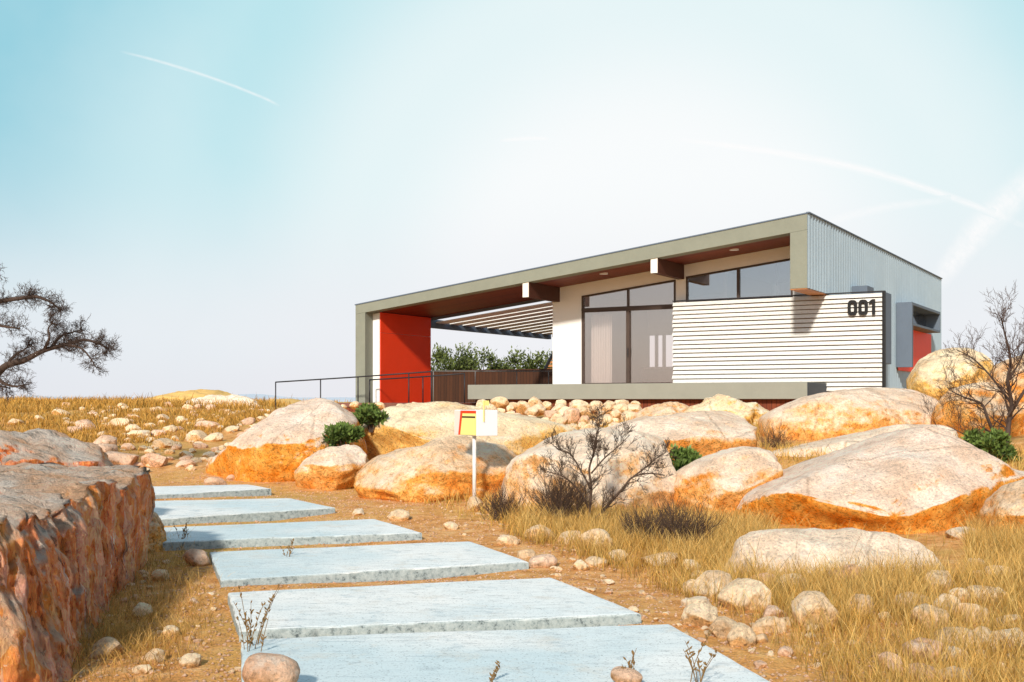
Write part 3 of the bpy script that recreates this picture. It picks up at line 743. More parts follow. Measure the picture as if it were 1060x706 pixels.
for a0, a1, dz in ((-8.7,-8.5,.45), (-4.49,-4.288,.42)):
    bm_ = part('roof_beam', M['beam'], [(a0,a1, .05,2.26, lambda a, z=zs(a1)-dz: z, lambda a: zs(a)+.008)])
    part('end_cap', M['cap'], [(a0-.003,a1+.003, .03,.052, lambda a, z=zs(a1)-dz-.003: z, lambda a: zs(a)+.004)], bm_)
# walls of the facade, sloping with the roof
b0, b1 = 2.03, 2.25
zw1 = lambda a: zs(a)-.38
zw2 = lambda a: zs(a)-.35
zss = lambda a: zs(a)+.006
part('wall', M['white'], [(-8.76,-7.726, b0,b1, -.3, zss), (-7.726,-4.558, b0,b1, zw1, zss), (-4.558,-4.235, b0,b1, .3, zss),
     (-4.235,-1.0, b0,b1, zw2, zss), (-4.235,-1.0, b0,b1, .3, 2.62), (-1.0,-.03, b0,b1, .3, zss)])
part('wall', M['white'], [(-8.76,-8.55, b1,9.15, -.3, zss)])
part('wall', M['fascia'], [(-8.76,-.05, 18.7,18.88, -.4, lambda a: zs(a)+.06)])
# sliding door and the glazing above it
def window_frame(name, bars, panes, pm, parent=H):
    mb = MB()
    for b in bars: mb.box(*b)
    w = mb.build(name, M['frame'], parent, bevel=.004)
    for p in panes:
        mb = MB(); mb.box(*p); mb.build('pane', pm, w)
    return w
fw = .055; L, R_, Mi = -7.72, -4.564, -6.135; zt1 = 2.86
wf = window_frame('window', [(L,L+fw, b0-.02,b0+.10, zt1+.045, lambda a: zw1(a)-.003), (R_-fw,R_, b0-.02,b0+.10, zt1+.045, lambda a: zw1(a)-.003),
    (L+fw,R_-fw, b0-.018,b0+.10, lambda a: zw1(a)-.055, lambda a: zw1(a)-.004), (Mi-.025,Mi+.025, b0-.017,b0+.09, zt1+.045, lambda a: zw1(a)-.056), (L,R_, b0-.03,b0+.10, zt1-.05, zt1+.044)],
    [(L+fw,Mi-.026, b0+.04,b0+.05, zt1+.045, lambda a: zw1(a)-.056), (Mi+.026,R_-fw, b0+.04,b0+.05, zt1+.045, lambda a: zw1(a)-.056)], M['glass'])
dr = window_frame('sliding_door', [(L,L+.07, b0-.02,b0+.10, .50, zt1-.051), (R_-.07,R_, b0-.02,b0+.10, .50, zt1-.051), (Mi-.05,Mi+.05, b0-.025,b0+.10, .56, zt1-.09),
    (L+.07,R_-.07, b0-.018,b0+.10, .50, .56), (L+.07,R_-.07, b0-.018,b0+.10, zt1-.09, zt1-.052)],
    [(L+.07,Mi-.05, b0+.03,b0+.04, .56, zt1-.09), (Mi+.05,R_-.07, b0+.055,b0+.065, .56, zt1-.09)], M['glass'])
part('handle', M['darksteel'], [(Mi+.012,Mi+.036, b0-.07,b0-.026, 1.35, 1.62)], dr)
L2, R2, M2 = -4.23, -1.005, -2.615
window_frame('clerestory_window', [(L2,L2+.05, b0-.015,b0+.1, 2.625, lambda a: zw2(a)-.003), (R2-.05,R2, b0-.015,b0+.1, 2.625, lambda a: zw2(a)-.003), (M2-.04,M2+.04, b0-.013,b0+.1, 2.67, lambda a: zw2(a)-.055),
    (L2+.05,R2-.05, b0-.012,b0+.1, lambda a: zw2(a)-.053, lambda a: zw2(a)-.004), (L2+.05,R2-.05, b0-.012,b0+.1, 2.625, 2.668)],
    [(L2+.05,M2-.04, b0+.04,b0+.05, 2.668, lambda a: zw2(a)-.053), (M2+.04,R2-.05, b0+.04,b0+.05, 2.668, lambda a: zw2(a)-.053)], M['glass2'])
# rooms behind the glass
part('room_floor', M['roomfloor'], [(-8.55,-.05, 2.26,9, .38, .49)])
part('room_ceiling', M['white'], [(-8.55,-.05, 2.32,9, lambda a: zs(a)-.02, lambda a: zs(a)+.03)])
part('room_wall', M['room'], [(-7.5,-.05, 9,9.15, .49, lambda a: zs(a)-.02), (-8.55,-7.5, 9,9.15, 2.42, lambda a: zs(a)-.02), (-8.55,-7.5, 9,9.15, .49, .80),
     (-8.28,-8.2, 9,9.15, .80, 2.42), (-7.98,-7.9, 9,9.15, .80, 2.42), (-4.0,-3.88, 4.6,9, .49, lambda a: zs(a)-.02)])
part('room_wall', M['white'], [(-.28,-.06, 2.26,9, .49, lambda a: zs(a)-.02)])
# corrugated side wall
def corrugated(y0, y1, z0, z1f, dz=0):
    mb = MB(); pitch = .27; ys = []; y = y0
    while y < y1 - 1e-6:
        for f, h in ((0,.0),(.17,.005),(.33,.026),(.5,.038),(.67,.026),(.83,.005)):
            if y + f*pitch < y1: ys.append((y + f*pitch, h))
        y += pitch
    ys.append((y1, 0)); n = len(ys)
    mb.v = [(h+.002, yy, z0) for yy, h in ys] + [(h+.002, yy, z1f) for yy, h in ys]
    mb.f = [(i, i+1, n+i+1, n+i) for i in range(n-1)]
    return mb
c1 = corrugated(.004, 2.03, 2.98, 4.955); c2 = corrugated(2.03, 18.9, -.7, 4.955); c1.add(c2.v, c2.f)
c1.box(-.05,-.002, .43,2.03, 2.98,4.9); c1.box(-.05,-.002, 2.03,18.88, -.7,4.9)
c1.build('corrugated_wall', M['corr'], H)
part('wall_trim', M['steel_blue'], [(-.03,.06, -.004,18.92, 4.956, 4.99)])
part('overhang_soffit', M['soffit_light'], [(-.46,0, .425,2.03, 2.95, 2.978), (-.46,0, 0,.42, 2.95, 2.976)])
# window boxes on the side wall
part('window_box', M['steel_blue'], [(.05,.50, 4.44,5.25, 1.15,3.41)], bevel=.008)
part('window_box', M['steel_blue'], [(.05,.57, 6.3,7.3, 1.16,3.38)], bevel=.008)
sb = part('window_surround', M['steel_blue'], [(.05,.57, 10.42,10.62, 1.15,3.37), (.05,.57, 10.62,15.6, 3.27,3.368), (.05,.57, 10.62,15.6, 2.58,2.66), (.05,.57, 15.5,15.6, 2.662,3.268)], bevel=.006)
part('strip_pane', M['glass2'], [(.06,.075, 10.62,15.5, 2.66,3.27)], sb)
part('blind', M['white'], [(.076,.09, 10.66,11.6, 2.70,3.2)], sb)
part('red_panel', M['red'], [(.05,.07, 10.64,16.5, 1.05,2.575)])
# terrace, skirt, deck
part('terrace', M['terrace'], [(-10.67,0, 0,b0-.003, .05,.50)], bevel=.012)
part('terrace_end', M['dark_slate'], [(.003,.02, .012,b0-.02, .06,.485)])  # thin sheet, darker than the rest of the terrace
part('terrace_skirt', M['skirt'], [(-10.5,-.12, .22,.30, -.8,.048)])
part('deck', M['deck'], [(-15.6,-10.674, -1.2,12.3, -.20,-.06), (-10.67,-8.77, 2.04,12.3, -.2,-.06)])
part('deck_beam', M['skirt'], [(-15.6,-10.68, -1.16,-1.08, -.6,-.202)])
# left end wall, white edge and red panel
part('end_wall', M['white'], [(-14.98,-14.43, .424,3.34, -.2, lambda a: zs(a)-.02)])
part('red_panel', M['red'], [(-14.428,-14.40, .45,3.36, -.06, 2.262), (-14.428,-14.40, .45,3.36, 2.272, 2.94)])
# louvred pergola behind the roof
edge = part('pergola_beam', M['steel_blue'], [(-14.62,-14.45, 3.4,12.3, 2.60, 2.9)])
part('pergola_beam', M['steel_blue'], [(-14.44,-8.8, 12.36,12.46, lambda a: zs(a)-.26, lambda a: zs(a)-.1)])
for i in range(10):
    y = 3.75 + i*.86; mb = MB()
    z0 = lambda a: zs(a)-.12; z1 = lambda a: zs(a)-.30 + .26
    a0, a1 = -14.44, -8.78
    t = zs
    mb.hexa([(a0,y,t(a0)-.16),(a1,y,t(a1)-.16),(a1,y+.58,t(a1)-.175),(a0,y+.58,t(a0)-.175),
             (a0,y,t(a0)-.13),(a1,y,t(a1)-.13),(a1,y+.58,t(a1)-.145),(a0,y+.58,t(a0)-.145)])
    mb.build('louvre', M['louvre'], H)

# ---- slat wall with the house number
S = empty('slat_wall', A, RZ, 'white horizontal slat wall carrying black numerals in front of the house', 'fence')
f0, f1 = -4.566, 1.555
mb = MB(); zz = -.35; rr = random.Random(3)
while zz < 2.85:
    j = rr.uniform(-.004,.004); e0 = f0 + rr.uniform(-.02,.02)
    mb.hexa([(e0,1.782+j,zz),(f1-.03,1.782+j,zz),(f1-.03,1.83,zz),(e0,1.83,zz),(e0,1.84+j,zz+.103),(f1-.03,1.84+j,zz+.103),(f1-.03,1.862,zz+.103),(e0,1.862,zz+.103)])
    zz += .1265 + rr.uniform(-.004,.004)
mb.build('slats', M['slat'], S, bevel=.004)
part('backing', M['slatback'], [(f0+.03,f1-.03, 1.866,1.90, -.4,2.92)], S)
part('end_post', M['black'], [(f1-.028,f1+.04, 1.775,1.93, -.4,2.955)], S)
part('top_cap', M['darksteel'], [(f0,f1+.04, 1.79,1.92, 2.957,2.985)], S)
def digit0(a, z, w, h, st, y0, y1):
    mb = MB(); n = 40; o = []
    for k in range(n):
        t = 2*math.pi*k/n; e = 2/3.2
        cx, sz = math.copysign(abs(math.cos(t))**e, math.cos(t)), math.copysign(abs(math.sin(t))**e, math.sin(t))
        o.append((cx, sz))
    v = []
    for y in (y0, y1):
        for cx, sz in o: v.append((a+cx*w/2, y, z+sz*h/2))
        for cx, sz in o: v.append((a+cx*(w/2-st), y, z+sz*(h/2-st)))
    f = []
    for k in range(n):
        j = (k+1) % n
        f += [(k, j, n+j, n+k), (2*n+k, 3*n+k, 3*n+j, 2*n+j), (k, 2*n+k, 2*n+j, j), (n+k, n+j, 3*n+j, 3*n+k)]
    mb.add(v, f); return mb
zc = 2.55
num = MB(); num.box(.85,1.19, 1.795,1.8, 0,0.001)
digit0(.74, zc, .25, .42, .078, 1.725, 1.775).build('numeral', M['black'], S)
digit0(1.03, zc, .25, .42, .078, 1.725, 1.775).build('numeral', M['black'], S)
mb = MB(); mb.box(1.27,1.348, 1.725,1.775, zc-.21,zc+.21)
mb.add([(1.268,1.725,zc+.21),(1.268,1.725,zc+.12),(1.19,1.725,zc+.075),(1.19,1.725,zc+.145),(1.268,1.775,zc+.21),(1.268,1.775,zc+.12),(1.19,1.775,zc+.075),(1.19,1.775,zc+.145)],
       [(0,3,2,1),(4,5,6,7),(0,1,5,4),(1,2,6,5),(2,3,7,6),(3,0,4,7)])
mb.build('numeral', M['black'], S)

# ---- railings
def loc(a, b, z): return (a, b, z)
def railing(label, pts, base, posts, r=.022, m=None, base_z=None):
    o = empty('handrail', A, RZ, label, 'railing')
    mb = MB(); mb.tube(pts, r, 8); mb.build('rail', m or M['darksteel'], o, smooth=True)
    for (a, b, ztop, zb) in posts:
        q = MB(); q.tube([(a,b,zb),(a,b,ztop)], r*.9, 8); q.build('post', m or M['darksteel'], o, smooth=True)
    return o
railing('long black handrail running left from the deck past the red panel', [(-17.7,-1.0,.63),(-14.4,-1.0,.76),(-11.35,-1.0,.90)], -.3,
        [(-17.7,-1.0,.63,-.6),(-15.75,-1.0,.705,-.6),(-14.2,-1.0,.77,-.2),(-12.2,-1.0,.86,-.2),(-11.35,-1.0,.90,-.2)])
railing('short black handrail in front of the red panel, ending at the terrace', [(-14.43,-.1,.69),(-12.3,-.1,.77),(-10.72,-.1,.85)], -.1,
        [(-14.43,-.1,.69,-.06),(-12.3,-.1,.77,-.06),(-10.72,-.1,.85,-.06)])
railing('thin railing behind the terrace in front of the wooden fence', [(-17.6,8,1.2),(-11.9,8,1.12)], 0,
        [(-17.5,8,1.19,-.2),(-15.5,8,1.17,-.2),(-13.6,8,1.14,-.1),(-12.2,8,1.12,-.1)], .02, M['greysteel'])

# ---- curtain and lamp seen through the glass
def curtain():
    mb = MB(); n = 60; v = []
    for z in (.56, 2.72):
        for i in range(n):
            a = -7.6 + .72*i/(n-1); v.append((a+7.24, .045*math.sin(i*.9)+.01*math.sin(i*2.3), z))
    mb.add(v, [(i, i+1, n+i+1, n+i) for i in range(n-1)])
    c = bpy.data.objects.new('curtain', None); bpy.data.objects.remove(c)
    p = Matrix.Rotation(RZ, 4, 'Z') @ Vector((-7.24, 2.45, 0)) + A
    o = mb.build('curtain', M['curtain'], smooth=True, loc=p); o.rotation_euler = (0,0,RZ)
    tag(o, 'white pleated curtain behind the left pane of the sliding door', 'curtain')
curtain()
def wl(a, b, z): return Matrix.Rotation(RZ, 4, 'Z') @ Vector((a, b, z)) + A
pl = empty('pendant_lamp', wl(-1.9, 3.4, 3.3), RZ, 'white pendant lamp hanging behind the high window', 'lamp')
mb = MB(); mb.tube([(0,0,-.32),(0,0,.12)], .085, 16); mb.build('lamp_shade', M['lamp'], pl, smooth=False)
mb = MB(); mb.tube([(0,0,.12),(0,0,1.0)], .008, 6); mb.build('cord', M['darksteel'], pl)

cb = empty('low_cabinet', wl(-6.6, 6.4, .49), RZ, 'low pale cabinet standing inside the room behind the sliding door', 'cabinet')
part('body', M['roomfloor'], [(-.9,.9, -.22,.22, .10,.62)], cb, .01); part('top', M['white'], [(-.93,.93, -.25,.25, .622,.66)], cb, .005)
for x in (-.8,.8):
    for y in (-.16,.16): part('leg', M['darksteel'], [(x-.025,x+.025, y-.025,y+.025, 0,.10)], cb)
# ---- fence and slat screen behind the deck
o = empty('board_fence', A, RZ, 'brown vertical board fence at the back of the deck', 'fence')
part('boards', M['fencewood'], [(-24,-8.9, 12.9,12.96, -.4,1.33)], o); part('cap_rail', M['fencewood'], [(-24,-8.9, 12.86,13.0, 1.333,1.38)], o)
o = empty('timber_screen', A, RZ, 'orange horizontal timber slats behind the white wall, edged by a dark slanting bar', 'screen')
mb = MB()
for i in range(9):
    z = 1.35 + i*.16; mb.box(-16.0 + i*.02*0 + .09*i + .02, -13.2, 14.6,14.64, z, z+.10)
mb.build('slats', M['soffit_light'], o)
mb = MB(); mb.tube([(-16.15,14.56,1.2),(-15.1,14.56,2.95)], .07, 4); mb.build('slanting_bar', M['darksteel'], o)

# ------------------------------------------------------------------ mailbox
g = ground_at(491, 521); mbz = g.z
Ym = g.y; top = (HY-424.5)/F*Ym; bot = (HY-451)/F*Ym
mail = empty('mailbox', g, 0, 'white mailbox with a red and yellow front on a thin white post', 'mailbox')
q = MB(); q.tube([(0,0,-.1),(0,0,bot-g.z)], .028, 10); q.build('post', M['postpaint'], mail, smooth=True)
hm = top-bot; zb = bot-g.z
wl_, wr_ = .335, .30
ang = math.radians(55)
cl, cr = Vector((-math.cos(ang), math.sin(ang), 0)), Vector((math.sin(ang), math.cos(ang), 0))  # directions of the two visible faces from the near corner
near = Vector((.028, -.20, 0))
LL, RR = .58, .37
def mq(u, w): return near + cl*u + cr*w
def mbox(name, m, u0, u1, w0, w1, z0, z1, bevel=0):
    a, b, c, d = mq(u1,w0), mq(u0,w0), mq(u0,w1), mq(u1,w1); k = MB()
    k.hexa([(p.x,p.y,z) for z in (z0,z1) for p in (a,b,c,d)]); return k.build(name, m, mail, bevel=bevel)
mbox('body', M['mailwhite'], 0, LL, .01, RR, zb, zb+hm, .006)
def mface(name, m, poly, off=-.004):
    k = MB(); f = [mq(u, .01+off) for u, z in poly]; b = [mq(u, .0095) for u, z in poly]; n = len(poly)
    k.add([(p.x,p.y,zb+hm*z) for p, (u, z) in zip(f, poly)] + [(p.x,p.y,zb+hm*z) for p, (u, z) in zip(b, poly)],
          [tuple(range(n))] + [(i, n+i, n+(i+1)%n, (i+1)%n) for i in range(n)]); return k.build(name, m, mail)
mface('side_panel', M['mailpink'], [(LL-.005,.02),(.405,.02),(.385,.98),(LL-.005,.98)])
mface('red_frame', M['red'], [(.465,.03),(.006,.031),(.006,.98),(.405,.98)], -.008)
mface('yellow_door', M['yellow'], [(.405,.03),(.004,.03),(.004,.87),(.345,.87)], -.013)
mface('slot', M['black'], [(.362,.70),(.012,.70),(.012,.76),(.355,.76)], -.017)
k = MB(); a = mq(-.006, .13)
k.tube([(a.x, a.y, zb+hm*.55), (a.x, a.y, zb+hm*1.36)], .011, 8); fl = k.build('flag', M['yellow'], mail)
k = MB(); b = mq(-.006, .22)
k.hexa([(a.x-.012,a.y-.012,zb+hm*1.18),(b.x,b.y-.012,zb+hm*1.18),(b.x,b.y+.008,zb+hm*1.18),(a.x-.012,a.y+.008,zb+hm*1.18),(a.x-.012,a.y-.012,zb+hm*1.37),(b.x,b.y-.012,zb+hm*1.37),(b.x,b.y+.008,zb+hm*1.37),(a.x-.012,a.y+.008,zb+hm*1.37)])
k.build('flag_plate', M['yellow'], fl)

# ------------------------------------------------------------------ bare trees and brush
def grow(mb, p, d, length, rad, depth, rnd, wig=.25, kids=(2,3), spread=.75, up=.1, shrink=.68, sides=5, flat=None):
    n = max(3, int(4 + depth)); pts = [Vector(p)]; dd = Vector(d).normalized(); rr = [rad]; seg = length/n
    for i in range(n):
        dd = (dd + Vector((rnd.uniform(-1,1), rnd.uniform(-1,1), rnd.uniform(-1,1)))*wig + Vector((0,0,up*.3))).normalized()
        pts.append(pts[-1] + dd*seg); rr.append(rad*(1 - .55*(i+1)/n))
    mb.tube(pts, rr, sides if depth > 1 else 3, False)
    if depth <= 0: return
    k = rnd.randint(*kids) + (1 if depth > 1 else 0)
    for j in range(k):
        i = rnd.randint(max(1, n//3), n) if j else n
        ax = dd.orthogonal().normalized(); ax.rotate(Matrix.Rotation(rnd.uniform(0, 6.28), 3, dd))
        nd = (dd + ax*spread*rnd.uniform(.6, 1.3) + Vector((0,0,up))).normalized()
        grow(mb, pts[i], nd, length*shrink*rnd.uniform(.7, 1.15), max(rr[i]*.72, .0027), depth-1, rnd, wig, kids, spread, up, shrink, sides)

def limb(mb, pts, r0, r1, n=8, sm=6):
    P = []
    m = len(pts)
    for i in range(m-1):
        p0, p1, p2, p3 = (Vector(pts[max(i-1,0)]), Vector(pts[i]), Vector(pts[i+1]), Vector(pts[min(i+2,m-1)]))
        for j in range(sm):
            t = j/sm; P.append(.5*((2*p1)+(-p0+p2)*t+(2*p0-5*p1+4*p2-p3)*t*t+(-p0+3*p1-3*p2+p3)*t**3))
    P.append(Vector(pts[-1])); K = len(P)
    R = [r0 + (r1-r0)*(i/(K-1))**.8 for i in range(K)]
    mb.tube(P, R, n, False); return P, R

# bare shrub in the middle
def bare_tree(px, py, Y, limbs, label, mat, twig, seed, n_tw, tl, name='bare_tree', thick=.03):
    rnd = random.Random(seed); base = at(px, py, Y)
    root = empty(name, base, 0, label, 'tree')
    tr = MB(); tw = MB()
    for li, (pl_, r0, r1, dy) in enumerate(limbs):
        pts = [at(x, y, Y + d) - base for (x, y), d in zip(pl_, dy)]
        P, R = limb(tr, pts, r0, r1, 7)
        K = len(P); s0 = .25 if li == 0 else .12
        for k in range(n_tw[min(li, len(n_tw)-1)]):
            i = int(K*rnd.uniform(s0, 1.0)); i = min(i, K-2)
            d = (P[i+1]-P[i]).normalized(); ax = d.orthogonal().normalized(); ax.rotate(Matrix.Rotation(rnd.uniform(0,6.28), 3, d))
            nd = (d*rnd.uniform(.3,.9) + ax*rnd.uniform(.5,1.) + Vector((0,0,.25))).normalized()
            grow(tw, P[i], nd, tl*rnd.uniform(.6,1.2)*(1-.35*i/K), R[i]*.45, 3, rnd, .2, (2,3), .8, .12, .66, 4)
    tr.build('trunk', mat, root, True); tw.build('branches', twig, root, True)
    return root
Yt = ground_at(612, 548).y
bare_tree(612, 546, Yt, [
  ([(612,546),(610,530),(612,505),(610,485),(616,465),(618,448),(622,437)], .024, .005, [0,0,.05,.05,0,.05,.1]),
  ([(612,546),(618,536),(632,520),(645,505),(655,494),(672,490),(688,492)], .024, .006, [0,-.05,-.1,-.15,-.15,-.2,-.2]),
  ([(611,530),(604,515),(592,500),(580,492),(566,488)], .017, .005, [0,-.1,-.2,-.25,-.3]),
  ([(611,505),(600,485),(590,470),(578,465),(570,458)], .014, .004, [0,.1,.2,.25,.3]),
  ([(655,494),(668,484),(680,474),(690,468)], .012, .004, [-.15,-.1,0,.05]),
  ([(612,490),(626,474),(640,462),(652,450)], .012, .004, [.05,0,-.1,-.1])],
  'small leafless dark shrub tree in front of the large pale boulder', M['twig'], M['twig'], 11, [26,19,17,15,12,13], .195)
bare_tree(1040, 480, 18.2, [
  ([(1040,482),(1042,462),(1044,440),(1047,418),(1043,395),(1046,372),(1040,345),(1036,328)], .055, .009, [0,0,.1,.1,0,.1,.1,.2]),
  ([(1041,465),(1030,450),(1022,432),(1016,418),(1000,412),(985,405)], .04, .008, [0,-.1,-.2,-.2,-.3,-.3]),
  ([(1044,430),(1060,405),(1070,385),(1078,360)], .035, .008, [.1,0,-.1,-.1]),
  ([(1047,418),(1030,395),(1015,378),(1002,368),(990,362)], .022, .006, [.1,.2,.3,.3,.3]),
  ([(1043,395),(1055,375),(1062,355),(1064,340)], .02, .006, [0,-.1,-.1,0]),
  ([(1030,450),(1010,455),(995,448),(980,440)], .018, .005, [-.1,-.3,-.4,-.4])],
  'leafless brown tree among the orange boulders at the right edge', M['bark'], M['twig2'], 23, [30,20,17,16,13,12], .38)
def left_tree():
    rnd = random.Random(5); Y = 19.0; g = at(-95, 490, Y); g.z = gz1(g.x, g.y); base = g
    root = empty('bare_tree', base, 0, 'gnarled dry tree whose twiggy limbs reach in from the left edge', 'tree')
    tr = MB(); tw = MB()
    limbs = [([(-95,500),(-92,450),(-80,420),(-50,400)], .20, .11, [0,0,0,0]),
      ([(-70,415),(-30,405),(0,388),(12,378),(30,373),(50,363),(72,357),(92,352),(108,356),(117,362)], .085, .012, [0,0,-.1,-.2,-.2,-.1,0,.1,.2,.2]),
      ([(-80,420),(-75,370),(-50,335),(-20,322),(5,312),(25,309),(42,307),(58,313),(68,322)], .09, .010, [0,0,.1,.2,.2,.1,0,-.1,-.1]),
      ([(-50,335),(-30,338),(-8,334),(10,338),(26,340)], .05, .012, [.1,-.2,-.3,-.4,-.4]),
      ([(50,363),(56,350),(55,340),(60,334)], .028, .008, [-.1,-.2,-.2,-.2]),
      ([(58,360),(68,348),(80,344),(90,341)], .03, .008, [0,.2,.3,.3]),
      ([(72,357),(88,360),(98,370),(104,380)], .025, .008, [0,-.2,-.3,-.3]),
      ([(-75,370),(-60,310),(-40,285),(-15,284),(4,282)], .08, .012, [0,.2,.3,.3,.2]),
      ([(0,388),(8,396),(20,400),(30,398)], .04, .008, [-.1,-.3,-.4,-.4]),
      ([(-30,405),(-15,400),(0,399),(16,402)], .04, .008, [0,.3,.3,.3]),
      ([(12,378),(20,368),(30,362),(36,356)], .03, .008, [-.2,.1,.2,.2])]
    for li, (pl_, r0, r1, dy) in enumerate(limbs):
        pts = [at(x-5, y, Y + d) - base for (x, y), d in zip(pl_, dy)]
        P, R = limb(tr, pts, r0, r1, 8); K = len(P)
        if li == 0: continue
        nt = int(K*3.0) if li in (1,2) else int(K*2.4)
        for k in range(nt):
            i = min(int(K*rnd.choice([rnd.uniform(.25,.55), rnd.uniform(.6,.72), rnd.uniform(.8,1.)] if li in (1,2) else [rnd.uniform(.1,.5), rnd.uniform(.6,1.)])), K-2)
            d = (P[i+1]-P[i]).normalized(); ax = d.orthogonal().normalized(); ax.rotate(Matrix.Rotation(rnd.uniform(0,6.28), 3, d))
            nd = (d*rnd.uniform(.2,.8) + ax*rnd.uniform(.6,1.) + Vector((0,0,.1))).normalized()
            grow(tw, P[i], nd, .15*rnd.uniform(.5,1.3), max(.0045, R[i]*.12), 2, rnd, .3, (3,5), 1.0, .05, .62, 4)
    tr.build('trunk', M['bark'], root, True); tw.build('twigs', M['bark'], root, True)
left_tree()

def brush(px, py, wpx, hpx, n, label, seed, mat='twig', Y=None):
    rnd = random.Random(seed); g = ground_at(px, py) if Y is None else at(px, py, Y); s = g.y/F
    mb = MB()
    for i in range(n):
        b = Vector((rnd.gauss(0,.16)*wpx*s, rnd.gauss(0,.16)*wpx*s, -.02))
        t = rnd.uniform(-1,1); u = rnd.uniform(-1,1)
        d = Vector((t*.9*wpx/hpx, u*.7, 1.0)).normalized(); ln = hpx*s*rnd.uniform(.55,1.05)*(1-.25*abs(t))
        pts = [b]; dd = d.copy()
        for k in range(4):
            dd = (dd + Vector((rnd.uniform(-1,1), rnd.uniform(-1,1), rnd.uniform(-.4,.6)))*.22).normalized(); pts.append(pts[-1] + dd*ln/4)
        mb.tube(pts, [.0035,.003,.0025,.002,.0012], 3, False)
        for k in (2,3,3,4):
            d2 = (dd + Vector((rnd.uniform(-1,1), rnd.uniform(-1,1), rnd.uniform(-.3,.8)))*.8).normalized()
            mb.tube([pts[k], pts[k]+d2*ln*.14, pts[k]+d2*ln*.25+Vector((0,0,.01))], [.0022,.0018,.001], 3, False)
    o = mb.build('dry_brush', M[mat], None, True, 0, g); tag(o, label, 'dry bush')
brush(580, 532, 62, 46, 260, 'dense dark dry bush left of the bare shrub tree', 1, Y=13.9)
brush(520, 536, 36, 34, 130, 'smaller dark dry bush between the mailbox post and the bare shrub', 2, Y=14.4)
brush(703, 568, 70, 50, 300, 'dark dry bush in front of the rounded tan boulder', 3)
brush(665, 566, 46, 44, 130, 'sparse dry bush at the right foot of the bare shrub tree', 4)
brush(800, 470, 30, 34, 110, 'thin brown twigs between the ochre rock and the long smooth boulder', 5, 'twig2', 21)

def shrub(px, py, wpx, hpx, Y, n, label, seed, name='green_shrub', leaf=.05, dark=(.016,.036,.009), light=(.21,.30,.07), lobes=9, group=None, stems=True, depth=None, cat='bush'):
    r = np.random.default_rng(seed); g = at(px, py, Y); s = Y/F; rx, rz = wpx*s/2, hpx*s/2; ry = depth or rx*.8
    root = empty(name, g, 0, label, cat, group)
    cl = []
    for i in range(lobes):
        t = r.uniform(0, 6.28); q = r.uniform(.1,.75); zz_ = r.uniform(.35, 1.55)
        k = math.sqrt(max(.05, 1-(zz_-1)**2*.9))
        cl.append((math.cos(t)*q*rx*k, math.sin(t)*q*ry*k, zz_*rz, r.uniform(.28,.5)))
    cl = np.array(cl); ci = r.integers(0, lobes, n)
    d = r.normal(size=(n,3)); d /= np.linalg.norm(d, axis=1)[:,None]; rad = r.random(n)**.6*np.where(r.random(n) < .12, r.uniform(1.05,1.45,n), 1.0)
    C = cl[ci,:3] + d*rad[:,None]*cl[ci,3:4]*np.array([rx,ry,rz])
    C[:,2] = np.maximum(C[:,2], .02)
    up = d*.7 + np.array([0,0,.55]) + r.normal(size=(n,3))*.45; up /= np.linalg.norm(up,axis=1)[:,None]
    sd = np.cross(up, r.normal(size=(n,3))); sd /= np.linalg.norm(sd,axis=1)[:,None]
    lf = leaf*r.uniform(.6,1.3,n)
    tip = np.cross(sd, up)*.25
    P = np.stack([C - sd*lf[:,None]*.24 + up*lf[:,None]*.45, C, C + sd*lf[:,None]*.24 + up*lf[:,None]*.45, C + (up+tip)*lf[:,None]], 1)
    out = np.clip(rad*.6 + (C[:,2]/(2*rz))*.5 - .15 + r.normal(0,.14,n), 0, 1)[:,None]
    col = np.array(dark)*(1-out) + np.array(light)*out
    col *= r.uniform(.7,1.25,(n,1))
    me = np_mesh('foliage', P.reshape(-1,3), np.arange(n*4).reshape(-1,4)); set_col(me, np.repeat(col, 4, 0))
    link('foliage', me, M['leaf'], root)
    if stems:
        mb = MB(); rd = random.Random(seed)
        for c in cl: mb.tube([(rd.uniform(-.1,.1)*rx, 0, -.1), (c[0]*.5, c[1]*.5, c[2]*.5), (c[0], c[1], c[2])], [rx*.035, rx*.025, rx*.012], 5, False)
        mb.build('stem', M['bark'], root, True)
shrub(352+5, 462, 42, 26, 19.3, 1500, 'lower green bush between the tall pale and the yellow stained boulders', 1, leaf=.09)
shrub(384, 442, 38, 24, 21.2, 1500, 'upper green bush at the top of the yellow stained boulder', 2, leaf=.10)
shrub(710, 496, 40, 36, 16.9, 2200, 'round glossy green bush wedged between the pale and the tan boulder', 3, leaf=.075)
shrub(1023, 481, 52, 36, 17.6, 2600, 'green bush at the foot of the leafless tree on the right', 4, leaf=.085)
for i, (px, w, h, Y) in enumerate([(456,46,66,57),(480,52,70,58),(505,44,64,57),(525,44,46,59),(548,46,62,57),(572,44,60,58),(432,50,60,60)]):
    shrub(px, 415, w, h*.9, Y, 2600, 'leafy green hedge bush rising behind the wooden board fence', 30+i, 'hedge_bush', .17, (.012,.024,.006), (.19,.23,.07), 12, 'hedge bushes behind the board fence', True, 1.2)

